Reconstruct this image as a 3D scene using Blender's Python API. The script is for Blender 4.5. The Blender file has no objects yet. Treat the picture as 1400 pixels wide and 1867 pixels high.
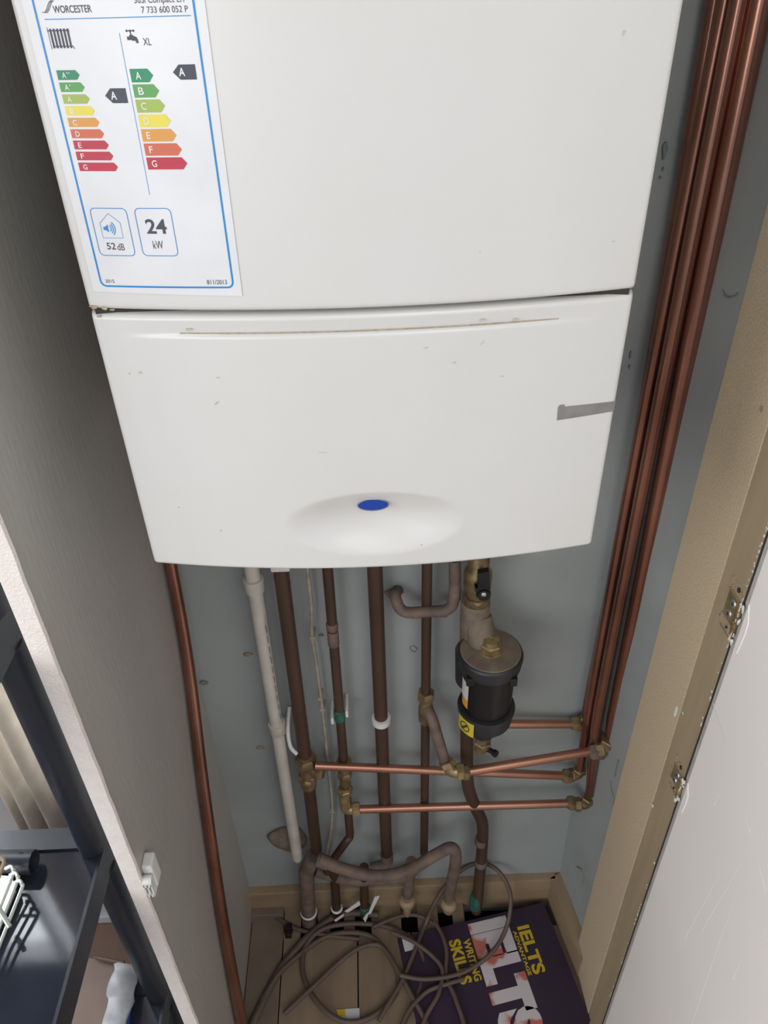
import bpy, bmesh, math, random
from mathutils import Vector, Matrix, noise
random.seed(7)
sc = bpy.context.scene
C = sc.collection

# ------------------------------------------------------------------ camera
F = 1400.0
def norm(v): return Vector(v).normalized()
_d = norm((57, 933.5-2880, -F))
_yy = -((635-700)*_d[0] - F*_d[2])/_d[1]
_F = norm((635-700, _yy, -F))
_Z = -_d
_X = _F.cross(_Z)
RM = Matrix((_X, _F, _Z))                      # camera -> world
cam = bpy.data.cameras.new('camera'); camo = bpy.data.objects.new('camera', cam); C.objects.link(camo)
cam.sensor_fit = 'HORIZONTAL'; cam.sensor_width = 36; cam.lens = 36*F/1400; cam.clip_start = 0.01
camo.matrix_world = RM.to_4x4()
sc.camera = camo
def ray(u, v): return RM @ Vector(((u-700)/F, (933.5-v)/F, -1))
def at(u, v, X=None, Y=None, Z=None):
    r = ray(u, v)
    for i, c in enumerate((X, Y, Z)):
        if c is not None: return r*(c/r[i])

# ------------------------------------------------------------------ light
w = bpy.data.worlds.new('world'); sc.world = w; w.use_nodes = True
bg = w.node_tree.nodes['Background']
bg.inputs[0].default_value = (0.82, 0.93, 1.08, 1); bg.inputs[1].default_value = 0.50
def area(name, loc, target, sx, sy, power, col):
    l = bpy.data.lights.new(name, 'AREA'); l.shape = 'RECTANGLE'; l.size = sx; l.size_y = sy
    l.energy = power; l.color = col
    o = bpy.data.objects.new(name, l); C.objects.link(o); o.location = loc
    o.rotation_euler = (Vector(target)-Vector(loc)).to_track_quat('-Z', 'Y').to_euler()
    return o
area('top_fill', (0.50, -1.05, 0.72), (-0.2, 0.7, -0.8), 1.1, 1.1, 15, (1.0, 0.955, 0.90))  # added overhead fill, no real fixture; lifts boiler and left board over the floor
area('window_daylight', (-1.18, 1.02, -0.30), (-1.18, 0, -0.30), 1.22, 1.66, 110, (0.90, 0.95, 1.0))
area('side_fill', (-2.3, -0.5, 0.1), (0.3, 0.25, -0.5), 1.3, 1.3, 33, (1.0, 0.98, 0.96))  # added fill from the left, no window modelled here; brightens the open door
area('rear_fill', (-1.5, -1.95, 0.15), (0.2, 0.5, -0.6), 1.4, 1.4, 30, (1.0, 0.98, 0.96))  # added fill from behind left, no window there; reaches the MDF past the boiler
sc.view_settings.view_transform = 'Standard'; sc.view_settings.look = 'None'
sc.view_settings.gamma = 1; sc.view_settings.use_curve_mapping = False
sc.view_settings.exposure = 0.0

# ------------------------------------------------------------------ materials
def mat(name, col, rough=0.5, metal=0.0, col2=None, scale=20, lo=0.35, hi=0.65, bump=0.0, bscale=None,
        spec=0.5, detail=4, stretch=None, coat=0.0):
    m = bpy.data.materials.new(name); m.use_nodes = True
    nt = m.node_tree; N = nt.nodes; L = nt.links; b = N['Principled BSDF']
    b.inputs['Roughness'].default_value = rough; b.inputs['Metallic'].default_value = metal
    b.inputs['Specular IOR Level'].default_value = spec
    b.inputs['Coat Weight'].default_value = coat
    tc = N.new('ShaderNodeTexCoord'); mp = N.new('ShaderNodeMapping')
    L.new(tc.outputs['Object'], mp.inputs[0])
    if stretch: mp.inputs['Scale'].default_value = stretch
    no = N.new('ShaderNodeTexNoise'); no.inputs['Scale'].default_value = scale; no.inputs['Detail'].default_value = detail
    L.new(mp.outputs[0], no.inputs[0])
    if col2 is None: col2 = tuple(c*0.93 for c in col)
    mr = N.new('ShaderNodeMapRange'); mr.inputs[1].default_value = lo; mr.inputs[2].default_value = hi
    L.new(no.outputs['Fac'], mr.inputs[0])
    mx = N.new('ShaderNodeMix'); mx.data_type = 'RGBA'
    mx.inputs[6].default_value = (*col, 1); mx.inputs[7].default_value = (*col2, 1)
    L.new(mr.outputs[0], mx.inputs[0]); L.new(mx.outputs[2], b.inputs['Base Color'])
    if bump:
        nb = N.new('ShaderNodeTexNoise'); nb.inputs['Scale'].default_value = bscale or scale*3; nb.inputs['Detail'].default_value = 5
        L.new(mp.outputs[0], nb.inputs[0])
        bp = N.new('ShaderNodeBump'); bp.inputs['Strength'].default_value = bump; bp.inputs['Distance'].default_value = 0.002
        L.new(nb.outputs['Fac'], bp.inputs['Height']); L.new(bp.outputs[0], b.inputs['Normal'])
    return m
def lin(r, g, b):
    f = lambda c: ((c/255+0.055)/1.055)**2.4 if c/255 > 0.04045 else c/255/12.92
    return (f(r), f(g), f(b))
M = {}
M['white'] = mat('boiler_white', (0.59, 0.59, 0.575), 0.28, col2=(0.58, 0.575, 0.555), scale=9)
M['case'] = mat('boiler_case', (0.62, 0.62, 0.60), 0.4)
M['label'] = mat('label_white', (0.66, 0.67, 0.69), 0.3)
M['blue'] = mat('label_blue', lin(20, 128, 196), 0.4)
M['ink'] = mat('label_ink', lin(62, 66, 76), 0.5)
for n, c in dict(g1=(28, 140, 98), g2=(92, 165, 84), g3=(165, 190, 85), ye=(238, 224, 82), o1=(228, 160, 72),
                 o2=(216, 108, 78), re=(196, 48, 72)).items():
    M[n] = mat('label_'+n, tuple(q*.80 for q in lin(*c)), 0.4)
M['print'] = mat('print_white', (0.68, 0.69, 0.69), 0.4)
M['logo_blue'] = mat('badge_blue', lin(22, 62, 150), 0.15, coat=0.5)
M['logo_ring'] = mat('badge_ring', (0.55, 0.56, 0.58), 0.25, metal=0.8)
M['tape'] = mat('grey_tape', lin(128, 126, 124), 0.45, col2=lin(112, 110, 108), scale=60)
M['dirt'] = mat('dirt', lin(176, 160, 136), 0.8, col2=lin(150, 132, 104), scale=200)
M['scuff'] = mat('scuff', lin(182, 178, 170), 0.6)
M['wall'] = mat('pale_blue_paint', (0.345, 0.375, 0.37), 0.5, col2=(0.29, 0.315, 0.31), scale=5, bump=0.5, bscale=12)
M['wallmark'] = mat('wall_mark', (0.20, 0.23, 0.235), 0.8)
M['plaster'] = mat('bare_plaster', (0.36, 0.27, 0.21), 0.9, col2=(0.24, 0.18, 0.14), scale=80)
M['leftboard'] = mat('grey_board', (0.42, 0.405, 0.375), 0.36, col2=(0.375, 0.36, 0.33), scale=7, bump=0.25, bscale=150, stretch=(1, 1, .25))
M['edge'] = mat('cream_edge', (0.80, 0.745, 0.70), 0.6, col2=(0.75, 0.69, 0.64), scale=60, bump=0.6, bscale=420)
M['mdf'] = mat('raw_mdf', (0.60, 0.485, 0.33), 0.85, col2=(0.49, 0.39, 0.26), scale=420, lo=.38, hi=.62, bump=0.3, bscale=400)
M['mdf_dark'] = mat('worn_mdf', (0.38, 0.30, 0.19), 0.6, col2=(0.33, 0.255, 0.16), scale=40, stretch=(1, 1, .12))
M['door'] = mat('door_paint', (0.90, 0.86, 0.82), 0.36, col2=(0.88, 0.84, 0.80), scale=4)
M['door_edge'] = mat('door_edge_shade', (0.58, 0.56, 0.54), 0.5, col2=(0.46, 0.45, 0.43), scale=60)  # grey carries the shade of an edge turned away from the light
M['paintchip'] = mat('paint_chip', (0.82, 0.80, 0.76), 0.6)
M['crack'] = mat('dark_gap', (0.035, 0.03, 0.025), 0.9)
M['copper'] = mat('copper_clean', (0.40, 0.195, 0.14), 0.24, 0.88, col2=(0.22, 0.10, 0.072), scale=14, stretch=(1, 1, .35), bump=.05)
M['copper_h'] = mat('copper_bright', (0.52, 0.27, 0.19), 0.36, 0.85, col2=(0.42, 0.20, 0.14), scale=16, stretch=(.4, 1, 1))
M['copper_dk'] = mat('copper_tarnished', (0.060, 0.034, 0.023), 0.48, 0.3, col2=(0.095, 0.056, 0.036), scale=12, stretch=(1, 1, .3))
M['copper_dusty'] = mat('copper_dusty', (0.19, 0.135, 0.105), 0.7, 0.1, col2=(0.12, 0.085, 0.07), scale=40)
M['brass'] = mat('brass_dull', (0.30, 0.22, 0.115), 0.42, 0.6, col2=(0.17, 0.12, 0.07), scale=60)
M['brass_br'] = mat('brass_bright', (0.52, 0.40, 0.20), 0.38, 0.7, col2=(0.3, 0.22, 0.12), scale=60)
M['pvc'] = mat('pvc_white', (0.56, 0.525, 0.475), 0.45, col2=(0.50, 0.46, 0.41), scale=25)
M['clip'] = mat('white_plastic', (0.72, 0.71, 0.68), 0.45)
M['cable_cream'] = mat('cream_cable', (0.40, 0.355, 0.28), 0.6, col2=(0.27, 0.24, 0.19), scale=60)
M['hose'] = mat('brown_hose', (0.125, 0.085, 0.065), 0.55, col2=(0.095, 0.062, 0.05), scale=30)
M['black'] = mat('black_plastic', (0.006, 0.0065, 0.008), 0.38)
M['blackring'] = mat('black_ring', (0.022, 0.023, 0.026), 0.42)
M['dust'] = mat('dusty_top', (0.21, 0.165, 0.12), 0.85, col2=(0.14, 0.11, 0.085), scale=40)
M['yellow'] = mat('yellow_sticker', (0.60, 0.48, 0.03), 0.5)
M['orange'] = mat('orange_sticker', (0.75, 0.33, 0.03), 0.5)
M['green'] = mat('green_paste', (0.02, 0.16, 0.12), 0.6, col2=(0.03, 0.07, 0.05), scale=150)
M['floor'] = mat('floor_board', (0.27, 0.195, 0.13), 0.7, col2=(0.21, 0.15, 0.10), scale=9, stretch=(3, .5, 1))
M['floor_dk'] = mat('floor_board_grey', (0.20, 0.15, 0.115), 0.8, col2=(0.16, 0.12, 0.09), scale=12)
M['skirt'] = mat('wood_skirting', (0.34, 0.245, 0.15), 0.6, col2=(0.28, 0.195, 0.12), scale=14, stretch=(.5, 1, 2), bump=.2)
M['void'] = mat('dark_void', (0.01, 0.009, 0.008), 1.0)
M['laminate'] = mat('laminate', (0.25, 0.155, 0.11), 0.45, col2=(0.21, 0.13, 0.09), scale=8, stretch=(1, .2, 1))
M['roomwall'] = mat('room_wall', (0.42, 0.42, 0.43), 0.7)
M['gloss'] = mat('gloss_white', (0.62, 0.62, 0.64), 0.35)
M['curtain'] = mat('curtain', (0.70, 0.66, 0.60), 0.85, col2=(0.64, 0.59, 0.53), scale=30)
M['shelf'] = mat('shelf_black', (0.018, 0.021, 0.030), 0.38, col2=(0.022, 0.025, 0.034), scale=30, bump=.04, bscale=18)
M['shelf_gloss'] = mat('shelf_gloss', (0.02, 0.024, 0.036), 0.07, col2=(0.024, 0.028, 0.04), scale=30, bump=.03, bscale=9)
M['wire'] = mat('wire_white', (0.62, 0.66, 0.60), 0.25, 0.5)
M['card'] = mat('cardboard', (0.165, 0.115, 0.095), 0.8, col2=(0.145, 0.10, 0.082), scale=20)
M['bag'] = mat('plastic_bag', (0.27, 0.27, 0.28), 0.4, col2=(0.19, 0.19, 0.21), scale=40)
M['bagblue'] = mat('blue_plastic', (0.02, 0.06, 0.34), 0.4)
M['purple'] = mat('book_purple', (0.038, 0.022, 0.045), 0.5, col2=(0.028, 0.016, 0.036), scale=6)
M['bookyellow'] = mat('book_yellow', (0.62, 0.43, 0.02), 0.5)
M['photo'] = mat('book_photo', (0.60, 0.55, 0.56), 0.5, col2=(0.50, 0.15, 0.11), scale=22, lo=.52, hi=.60, detail=2)
M['pages'] = mat('book_pages', (0.5, 0.46, 0.4), 0.8)
M['silver'] = mat('screw_zinc', (0.62, 0.62, 0.64), 0.35, 0.9)
M['foam'] = mat('foam_brown', (0.26, 0.20, 0.15), 0.9, col2=(0.17, 0.13, 0.10), scale=60, bump=1, bscale=60)
M['screen'] = mat('window_frame_white', (0.7, 0.7, 0.7), 0.4)
def translucent(m, amt):
    nt = m.node_tree; b = nt.nodes['Principled BSDF']; t = nt.nodes.new('ShaderNodeBsdfTranslucent')
    src = b.inputs['Base Color'].links[0].from_socket; nt.links.new(src, t.inputs[0])
    mx = nt.nodes.new('ShaderNodeMixShader'); mx.inputs[0].default_value = amt
    nt.links.new(b.outputs[0], mx.inputs[1]); nt.links.new(t.outputs[0], mx.inputs[2]); nt.links.new(mx.outputs[0], nt.nodes['Material Output'].inputs[0])
translucent(M['curtain'], .5)
def glass():
    m = bpy.data.materials.new('window_glass'); m.use_nodes = True
    nt = m.node_tree; nt.nodes.remove(nt.nodes['Principled BSDF'])
    t = nt.nodes.new('ShaderNodeBsdfTransparent'); g = nt.nodes.new('ShaderNodeBsdfGlossy'); g.inputs['Roughness'].default_value = 0
    mx = nt.nodes.new('ShaderNodeMixShader'); mx.inputs[0].default_value = .06
    nt.links.new(t.outputs[0], mx.inputs[1]); nt.links.new(g.outputs[0], mx.inputs[2]); nt.links.new(mx.outputs[0], nt.nodes['Material Output'].inputs[0])
    return m
M['glass'] = glass()

# ------------------------------------------------------------------ helpers
def obj(name, bm, m, parent=None, smooth=False):
    me = bpy.data.meshes.new(name)
    bmesh.ops.recalc_face_normals(bm, faces=bm.faces[:])
    bm.to_mesh(me); bm.free()
    if isinstance(m, (list, tuple)):
        for x in m: me.materials.append(M[x])
    else: me.materials.append(M[m])
    if smooth:
        for p in me.polygons: p.use_smooth = True
        try: me.set_sharp_from_angle(angle=math.radians(40))
        except Exception: pass
    o = bpy.data.objects.new(name, me); C.objects.link(o)
    if parent:
        o.parent = parent
        o.matrix_parent_inverse = Matrix.Translation(-parent_world(parent))
    return o
def parent_world(o):
    v = Vector(o.location)
    if o.parent: v = v  # parts keep world coordinates; only roots carry a location
    return v
def tag(o, label, cat, group=None, kind=None):
    if label: o['label'] = label
    if cat: o['category'] = cat
    if group: o['group'] = group
    if kind: o['kind'] = kind
    return o
def root(name, loc, label, cat, group=None):
    o = bpy.data.objects.new(name, None); C.objects.link(o); o.location = loc; o.empty_display_size = 0.05
    return tag(o, label, cat, group)
def struct(name, bm, m, smooth=False):
    o = obj(name, bm, m, None, smooth); o['kind'] = 'structure'; return o

def box(bm, x0, x1, y0, y1, z0, z1, mi=0, bev=0.0):
    vs = [bm.verts.new((x, y, z)) for x in (x0, x1) for y in (y0, y1) for z in (z0, z1)]
    fs = []
    for idx in ((0, 1, 3, 2), (4, 6, 7, 5), (0, 4, 5, 1), (2, 3, 7, 6), (0, 2, 6, 4), (1, 5, 7, 3)):
        f = bm.faces.new([vs[i] for i in idx]); f.material_index = mi; fs.append(f)
    if bev:
        es = list({e for f in fs for e in f.edges})
        bmesh.ops.bevel(bm, geom=es, offset=bev, segments=2, affect='EDGES', profile=.6)
    return vs
def bx(*a, **k):
    bm = bmesh.new(); box(bm, *a, **k); return bm
def prism(bm, pts, thick, mi=0):
    """closed polygon pts (3D) extruded by vector thick"""
    a = [bm.verts.new(p) for p in pts]; b = [bm.verts.new(Vector(p)+Vector(thick)) for p in pts]
    n = len(pts)
    f = bm.faces.new(a); f.material_index = mi
    f = bm.faces.new(b[::-1]); f.material_index = mi
    for i in range(n):
        f = bm.faces.new((a[i], b[i], b[(i+1) % n], a[(i+1) % n])); f.material_index = mi
def fillet(pts, r):
    pts = [Vector(p) for p in pts]
    if r <= 0 or len(pts) < 3: return pts
    out = [pts[0]]
    for i in range(1, len(pts)-1):
        p, a, b = pts[i], pts[i-1], pts[i+1]
        la = min(r, (a-p).length*.49); lb = min(r, (b-p).length*.49)
        s = p+(a-p).normalized()*la; e = p+(b-p).normalized()*lb
        for k in range(9):
            t = k/8; out.append(s*(1-t)**2+p*2*t*(1-t)+e*t*t)
    out.append(pts[-1]); return out
def smoothpath(pts, n=8):
    P = [Vector(p) for p in pts]; P = [P[0]*2-P[1]]+P+[P[-1]*2-P[-2]]; out = []
    for i in range(1, len(P)-2):
        for k in range(n):
            t = k/n
            out.append(0.5*((2*P[i])+(P[i+1]-P[i-1])*t+(2*P[i-1]-5*P[i]+4*P[i+1]-P[i+2])*t*t+(3*P[i]-P[i-1]-3*P[i+1]+P[i+2])*t**3))
    out.append(P[-2]); return out
def tube(bm, pts, r, seg=20, cap=True, mi=0):
    pts = [Vector(p) for p in pts]
    q = [pts[0]]
    for p in pts[1:]:
        if (p-q[-1]).length > 1e-5: q.append(p)
    pts = q; n = len(pts)
    T = [(pts[min(i+1, n-1)]-pts[max(i-1, 0)]).normalized() for i in range(n)]
    up = Vector((0, 0, 1)) if abs(T[0].z) < .9 else Vector((1, 0, 0))
    u = T[0].cross(up).normalized(); rings = []
    for i in range(n):
        u = (u-T[i]*u.dot(T[i])).normalized(); v = T[i].cross(u)
        rr = r[i] if isinstance(r, (list, tuple)) else r
        rings.append([bm.verts.new(pts[i]+(u*math.cos(2*math.pi*k/seg)+v*math.sin(2*math.pi*k/seg))*rr) for k in range(seg)])
    for i in range(n-1):
        for k in range(seg):
            f = bm.faces.new((rings[i][k], rings[i][(k+1) % seg], rings[i+1][(k+1) % seg], rings[i+1][k])); f.material_index = mi
    if cap:
        f = bm.faces.new(rings[0][::-1]); f.material_index = mi
        f = bm.faces.new(rings[-1]); f.material_index = mi
def tb(pts, r, seg=20, fil=0):
    bm = bmesh.new(); tube(bm, fillet(pts, fil), r, seg); return bm
def lathe(bm, p0, d, prof, seg=28, mi=0, twist=0):
    """prof: list of (dist along d, radius)"""
    p0 = Vector(p0); d = Vector(d).normalized()
    up = Vector((0, 0, 1)) if abs(d.z) < .9 else Vector((0, 1, 0))
    u = d.cross(up).normalized(); v = d.cross(u); rings = []
    for (t, r) in prof:
        rings.append([bm.verts.new(p0+d*t+(u*math.cos(2*math.pi*k/seg+twist)+v*math.sin(2*math.pi*k/seg+twist))*max(r, 1e-4)) for k in range(seg)])
    for i in range(len(rings)-1):
        for k in range(seg):
            f = bm.faces.new((rings[i][k], rings[i][(k+1) % seg], rings[i+1][(k+1) % seg], rings[i+1][k])); f.material_index = mi
    bm.faces.new(rings[0][::-1]).material_index = mi; bm.faces.new(rings[-1]).material_index = mi
def nut(bm, c, d, r, L, mi=0, tw=.3):
    lathe(bm, Vector(c)-Vector(d).normalized()*L/2, d, [(0, r*.86), (L*.15, r), (L*.85, r), (L, r*.86)], 6, mi, tw)
def comp_nut(name, c, d, r, m, parent, L=None):
    """compression fitting nut around a pipe of radius r"""
    bm = bmesh.new(); L = L or r*1.9
    nut(bm, c, d, r*1.75, L)
    lathe(bm, Vector(c)-Vector(d).normalized()*(L/2+r*.25), d, [(0, r*1.15), (r*.2, r*1.35), (L+r*.3, r*1.35), (L+r*.5, r*1.12)], 24)
    return obj(name, bm, m, parent, True)
def elbow_bm(c, d1, d2, r, ln):
    c = Vector(c); d1 = Vector(d1).normalized(); d2 = Vector(d2).normalized(); bm = bmesh.new()
    tube(bm, fillet([c+d1*ln, c, c+d2*ln], ln*.6), r*1.3, 20)
    for d in (d1, d2): nut(bm, c+d*ln*1.0, d, r*1.8, r*1.5)
    return bm

# ================================================================== STRUCTURE
YW = 0.88; ZF = -1.685; XL = -0.295; YF = 0.5
CEIL = 0.72
# blue back wall of the cupboard, with uneven plaster
def wall_grid(f, u0, u1, v0, v1, nu, nv):
    bm = bmesh.new(); g = [[bm.verts.new(f(u0+(u1-u0)*i/nu, v0+(v1-v0)*j/nv)) for j in range(nv+1)] for i in range(nu+1)]
    for i in range(nu):
        for j in range(nv): bm.faces.new((g[i][j], g[i+1][j], g[i+1][j+1], g[i][j+1]))
    return bm
wall_b = struct('wall_back', wall_grid(lambda x, z: (x, YW+0.0025*noise.noise(Vector((x*7, z*5, 3))), z), -0.31, 0.42, ZF-.12, CEIL, 60, 150), 'wall', True)
# right wall, blue, running from the back corner to the frame
def rw(y, z): return (0.374+(YW-y)*0.14+0.002*noise.noise(Vector((y*9, z*6, 1))), y, z)
wall_r = struct('wall_right', wall_grid(rw, 0.72, YW+.01, ZF-.12, CEIL, 24, 140), 'wall', True)
# left side board
bm = bmesh.new(); box(bm, XL-0.018, XL, YF+0.003, YW+.01, ZF, CEIL)
struct('wall_left', bm, 'leftboard')
# its cream painted front edge, slightly lumpy
def edge_bm():
    bm = bmesh.new(); n = 150; prof = []
    for i in range(n+1):
        z = CEIL+(ZF-CEIL)*i/n
        wob = 0.0009*noise.noise(Vector((0, 0, z*30)))+0.0006*noise.noise(Vector((4, 0, z*90)))
        wd = -.0012
        prof.append([bm.verts.new(p) for p in ((XL-0.0175-wd, YF+.004, z), (XL-0.0185-wd, YF-.0005, z), (XL-.010, YF-.0015, z), (XL+.0015+wob, YF-.0005, z), (XL+.0022+wob, YF+.004, z))])
    for i in range(n):
        for k in range(4): bm.faces.new((prof[i][k], prof[i][k+1], prof[i+1][k+1], prof[i+1][k]))
    return bm
struct('trim_1', edge_bm(), 'edge', True)
struct('ceiling', bx(-0.32, 0.42, YF, YW+.01, CEIL, CEIL+.02), 'roomwall')

# frame lining on the right: raw MDF with a smoother worn band next to the door
XR = 0.381
def lin_x(y): return XR
bm = bmesh.new(); box(bm, XR, XR+0.022, 0.630, 0.735, ZF, CEIL)
tl = struct('trim_2', bm, 'mdf')
bm = bmesh.new(); box(bm, XR+0.0012, XR+0.022, 0.578, 0.630, ZF, CEIL)
struct('trim_3', bm, 'mdf_dark')

# floor: boards with notches where the pipes come up
fl = bmesh.new()
def board(x0, x1, y0, y1, mi=0): box(fl, x0+.0012, x1-.0012, y0, y1, ZF-.02, ZF, mi, bev=.0012)
YB = 0.805
board(-.295, -.224, .0, .862, 1)
board(-.224, -.066, .0, YB)
board(-.066, .048, .0, YB)
board(.048, .20, .0, YB)
board(.20, .40, .0, YB)
def finger(x0, x1, y1=.864): box(fl, x0, x1, YB-.0012, y1, ZF-.02, ZF)
for a, b in ((-.224, -.188), (-.152, -.125), (-.095, -.072), (-.036, .028), (.064, .108), (.140, .165)): finger(a, b)
fo = struct('floor', fl, ['floor', 'floor_dk'])
struct('floor_under', bx(-.33, .46, -.30, YW+.03, ZF-.085, ZF-.075), 'void')  # added black slab: stops light leaking up and keeps the notches dark
bm = bmesh.new(); box(bm, -3.2, XL-.02, -3, YW, ZF-.02, ZF-.002); box(bm, XL-.02, 2.5, -3, -.001, ZF-.02, ZF-.002)
struct('floor_room', bm, 'laminate')
# skirtings
bm = bmesh.new(); box(bm, -.30, .365, .862, YW+.002, ZF-.03, -1.608, bev=.003)
struct('baseboard_back', bm, 'skirt')
bm = bmesh.new()
a = at(1020, 1590, Z=-1.608); b = at(1068, 1717, Z=-1.608)
p = [(.351, .866), (.376, .879), (.399, .70), (.378, .70)]
prism(bm, [(x, y, ZF-.03) for x, y in p], (0, 0, -1.608-ZF+.03))
struct('baseboard_right', bm, 'skirt')
# dirt: lighter batten beside skirting on the left
obj_ = bx(-.30, -.225, .845, .8625, ZF, ZF+.022, bev=.002); struct('trim_4', obj_, 'floor_dk')

# room wall with the window, left of the cupboard
WX0, WX1, WZ0, WZ1 = -1.8, -.565, -1.15, .55
bm = bmesh.new()
box(bm, -3.2, WX0, YW, YW+.12, ZF, CEIL); box(bm, WX1, XL-.018, YW, YW+.12, ZF, CEIL)
box(bm, WX0, WX1, YW, YW+.12, ZF, WZ0); box(bm, WX0, WX1, YW, YW+.12, WZ1, CEIL)
struct('wall_window', bm, 'roomwall')
bm = bmesh.new()
for x in (WX0, -1.24, WX1-.045): box(bm, x, x+.045, YW+.03, YW+.08, WZ0, WZ1)
for z in (WZ0, -.68, -.22, .16, WZ1-.045): box(bm, WX0, WX1, YW+.032, YW+.078, z, z+.04)
for x in (-1.5, -.96, -.80): box(bm, x, x+.022, YW+.034, YW+.076, WZ0, WZ1)
win = struct('window_1', bm, 'screen')
obj('window_pane', bx(WX0, WX1, YW+.053, YW+.057, WZ0, WZ1), 'glass', win)
bm = bmesh.new(); box(bm, -3.2, XL-.018, YW-.016, YW, ZF, ZF+.085, bev=.003); box(bm, -3.2, XL-.018, YW-.022, YW, ZF, ZF+.02)
struct('baseboard_window', bm, 'gloss')

# open door on the right, painted, with hinges
def door():
    xf = XR+.0005
    bm = bmesh.new()
    pr = [(xf+.0018, .5765), (xf, .5675), (xf, -.20), (xf+.038, -.20), (xf+.038, .5765)]
    n = 1
    prism(bm, [(x, y, ZF+.008) for x, y in pr], (0, 0, CEIL-ZF-.02))
    bm.faces.ensure_lookup_table()
    bm.normal_update()
    for f in bm.faces:
        c = f.calc_center_median()
        if abs(c.y-.572) < .002 and abs(c.x-xf-.002) < .002: f.material_index = 1
    d = struct('door_1', bm, ['door', 'door_edge'])
    # ragged dark crack
    cb = bmesh.new(); n = 220; pv = None
    for i in range(n+1):
        z = CEIL-.03+(ZF+.02-CEIL+.03)*i/n
        wd = .0004+.0009*max(0, noise.noise(Vector((z*14, 2, 0)))+.15)
        c = .5775+.0006*noise.noise(Vector((z*40, 7, 0)))
        v = (cb.verts.new((XR+.0008, c-wd, z)), cb.verts.new((XR+.0008, c+wd, z)))
        v2 = (cb.verts.new((XR+.004, c-wd, z)), cb.verts.new((XR+.004, c+wd, z)))
        if pv:
            cb.faces.new((pv[0], pv[1], v[1], v[0])); cb.faces.new((pv[2], pv[0], v[0], v2[0])); cb.faces.new((pv[1], pv[3], v2[1], v[1]))
        pv = (*v, *v2)
    obj('edge_gap', cb, 'crack', d)
    # flaking white paint chips along the crack
    ch = bmesh.new()
    for i in range(80):
        z = random.choice([random.uniform(-.62, -.40), random.uniform(-1.5, -1.05), random.uniform(-.75, -.2)])
        y = .5795+random.random()*.002; s = random.uniform(.0005, .0017)
        pts = [(XR+.0006, y+math.cos(a)*s*random.uniform(.5, 1), z+math.sin(a)*s*random.uniform(.6, 2)) for a in [k*math.pi/3 for k in range(6)]]
        prism(ch, pts, (.0008, 0, 0))
    obj('paint_flakes', ch, 'paintchip', d)
    # hinges
    for hi, (zc, h) in enumerate(((-.572, .034), (-.868, .028))):
        hb = bmesh.new()
        y0, y1 = .582, .606
        box(hb, XR-.0006, XR+.0015, y0, y1, zc-h/2, zc+h/2, bev=.0003)
        hg = obj('hinge', hb, 'brass_br', d)
        # recess rim in the frame, chewed out of the MDF
        rb = bmesh.new()
        for (ya, yb, za, zb) in ((y1, y1+.0022, zc-h*.95, zc+h*.95), (y0-.002, y1+.002, zc+h*.5, zc+h*.53), (y0-.002, y1+.002, zc-h*.53, zc-h*.5), (y0, y1, zc-h*1.02, zc-h*.98)):
            box(rb, XR-.0008, XR+.002, ya, yb, za, zb)
        for k in range(26):
            zz = zc+random.uniform(-1, 1)*h*1.0; yy = random.choice([y1+random.uniform(0, .004), random.uniform(y0, y1+.003)])
            if abs(zz-zc) < h*.55 and yy < y1: zz = zc+math.copysign(h*random.uniform(.6, 1.0), zz-zc)
            s = random.uniform(.0006, .0018)
            prism(rb, [(XR-.0007, yy+math.cos(a)*s*random.uniform(.5, 1.1), zz+math.sin(a)*s*random.uniform(.5, 1.1)) for a in [q*math.pi/3.5 for q in range(7)]], (.002, 0, 0))
        obj('recess_rim', rb, 'mdf_dark', hg)
        # empty old screw holes
        ob = bmesh.new()
        lathe(ob, (XR-.0004, .591, zc+h*.8), (1, 0, 0), [(0, .0028), (.001, .0028)], 14)
        lathe(ob, (XR-.0007, .590, zc+h*.8), (1, 0, 0), [(0, .0012), (.001, .0012)], 8)
        lathe(ob, (XR-.0004, .592, zc-h*.8), (1, 0, 0), [(0, .0016), (.001, .0016)], 10)
        obj('screw_hole', ob, 'crack', hg)
        for sz, sy in ((h*.24, .591), (-h*.24, .5935)):
            sb = bmesh.new()
            lathe(sb, (XR-.0022, sy, zc+sz), (1, 0, 0), [(0, .0028), (.0004, .0044), (.0012, .0050), (.002, .0050)], 18)
            s_ = obj('screw', sb, 'silver', hg, True)
            xb = bmesh.new()
            for a in (.5, .5+math.pi/2):
                ca, sa = math.cos(a), math.sin(a)
                prism(xb, [(XR-.0024, sy+ca*p-sa*q, zc+sz+sa*p+ca*q) for p, q in ((-.0027, -.0006), (.0027, -.0006), (.0027, .0006), (-.0027, .0006))], (.0006, 0, 0))
            for v in xb.verts: pass
            # slot joined as part of the screw's look: darker cross
            o = obj('screw_slot', xb, 'crack', hg)
        # knuckle with peeling paint
        kb = bmesh.new()
        for k in range(5):
            zz = zc-h*.62+k*h*.25
            lathe(kb, (XR-.0016, .5765, zz), (0, 0, 1), [(0, .0026), (.0003, .0030), (h*.235, .0030), (h*.24, .0026)], 14)
        obj('knuckle', kb, 'brass_br', hg, True)
        fb = bmesh.new()
        for k in range(26):
            zz = zc+random.uniform(-.85, .75)*h; yy = .575-random.uniform(-.003, .0055); s = random.uniform(.0008, .0024)
            x = XR-.0042+abs(yy-.5765)*.35
            prism(fb, [(x+random.uniform(-.0003, .0003), yy+math.cos(a)*s*random.uniform(.4, 1), zz+math.sin(a)*s*random.uniform(1, 2.6)) for a in [q*math.pi/3 for q in range(6)]], (.0006, 0, 0))
        obj('peeling_paint', fb, 'paintchip', hg)
        # raised paint ridge outlining the old hinge on the door
        rb = bmesh.new()
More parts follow.
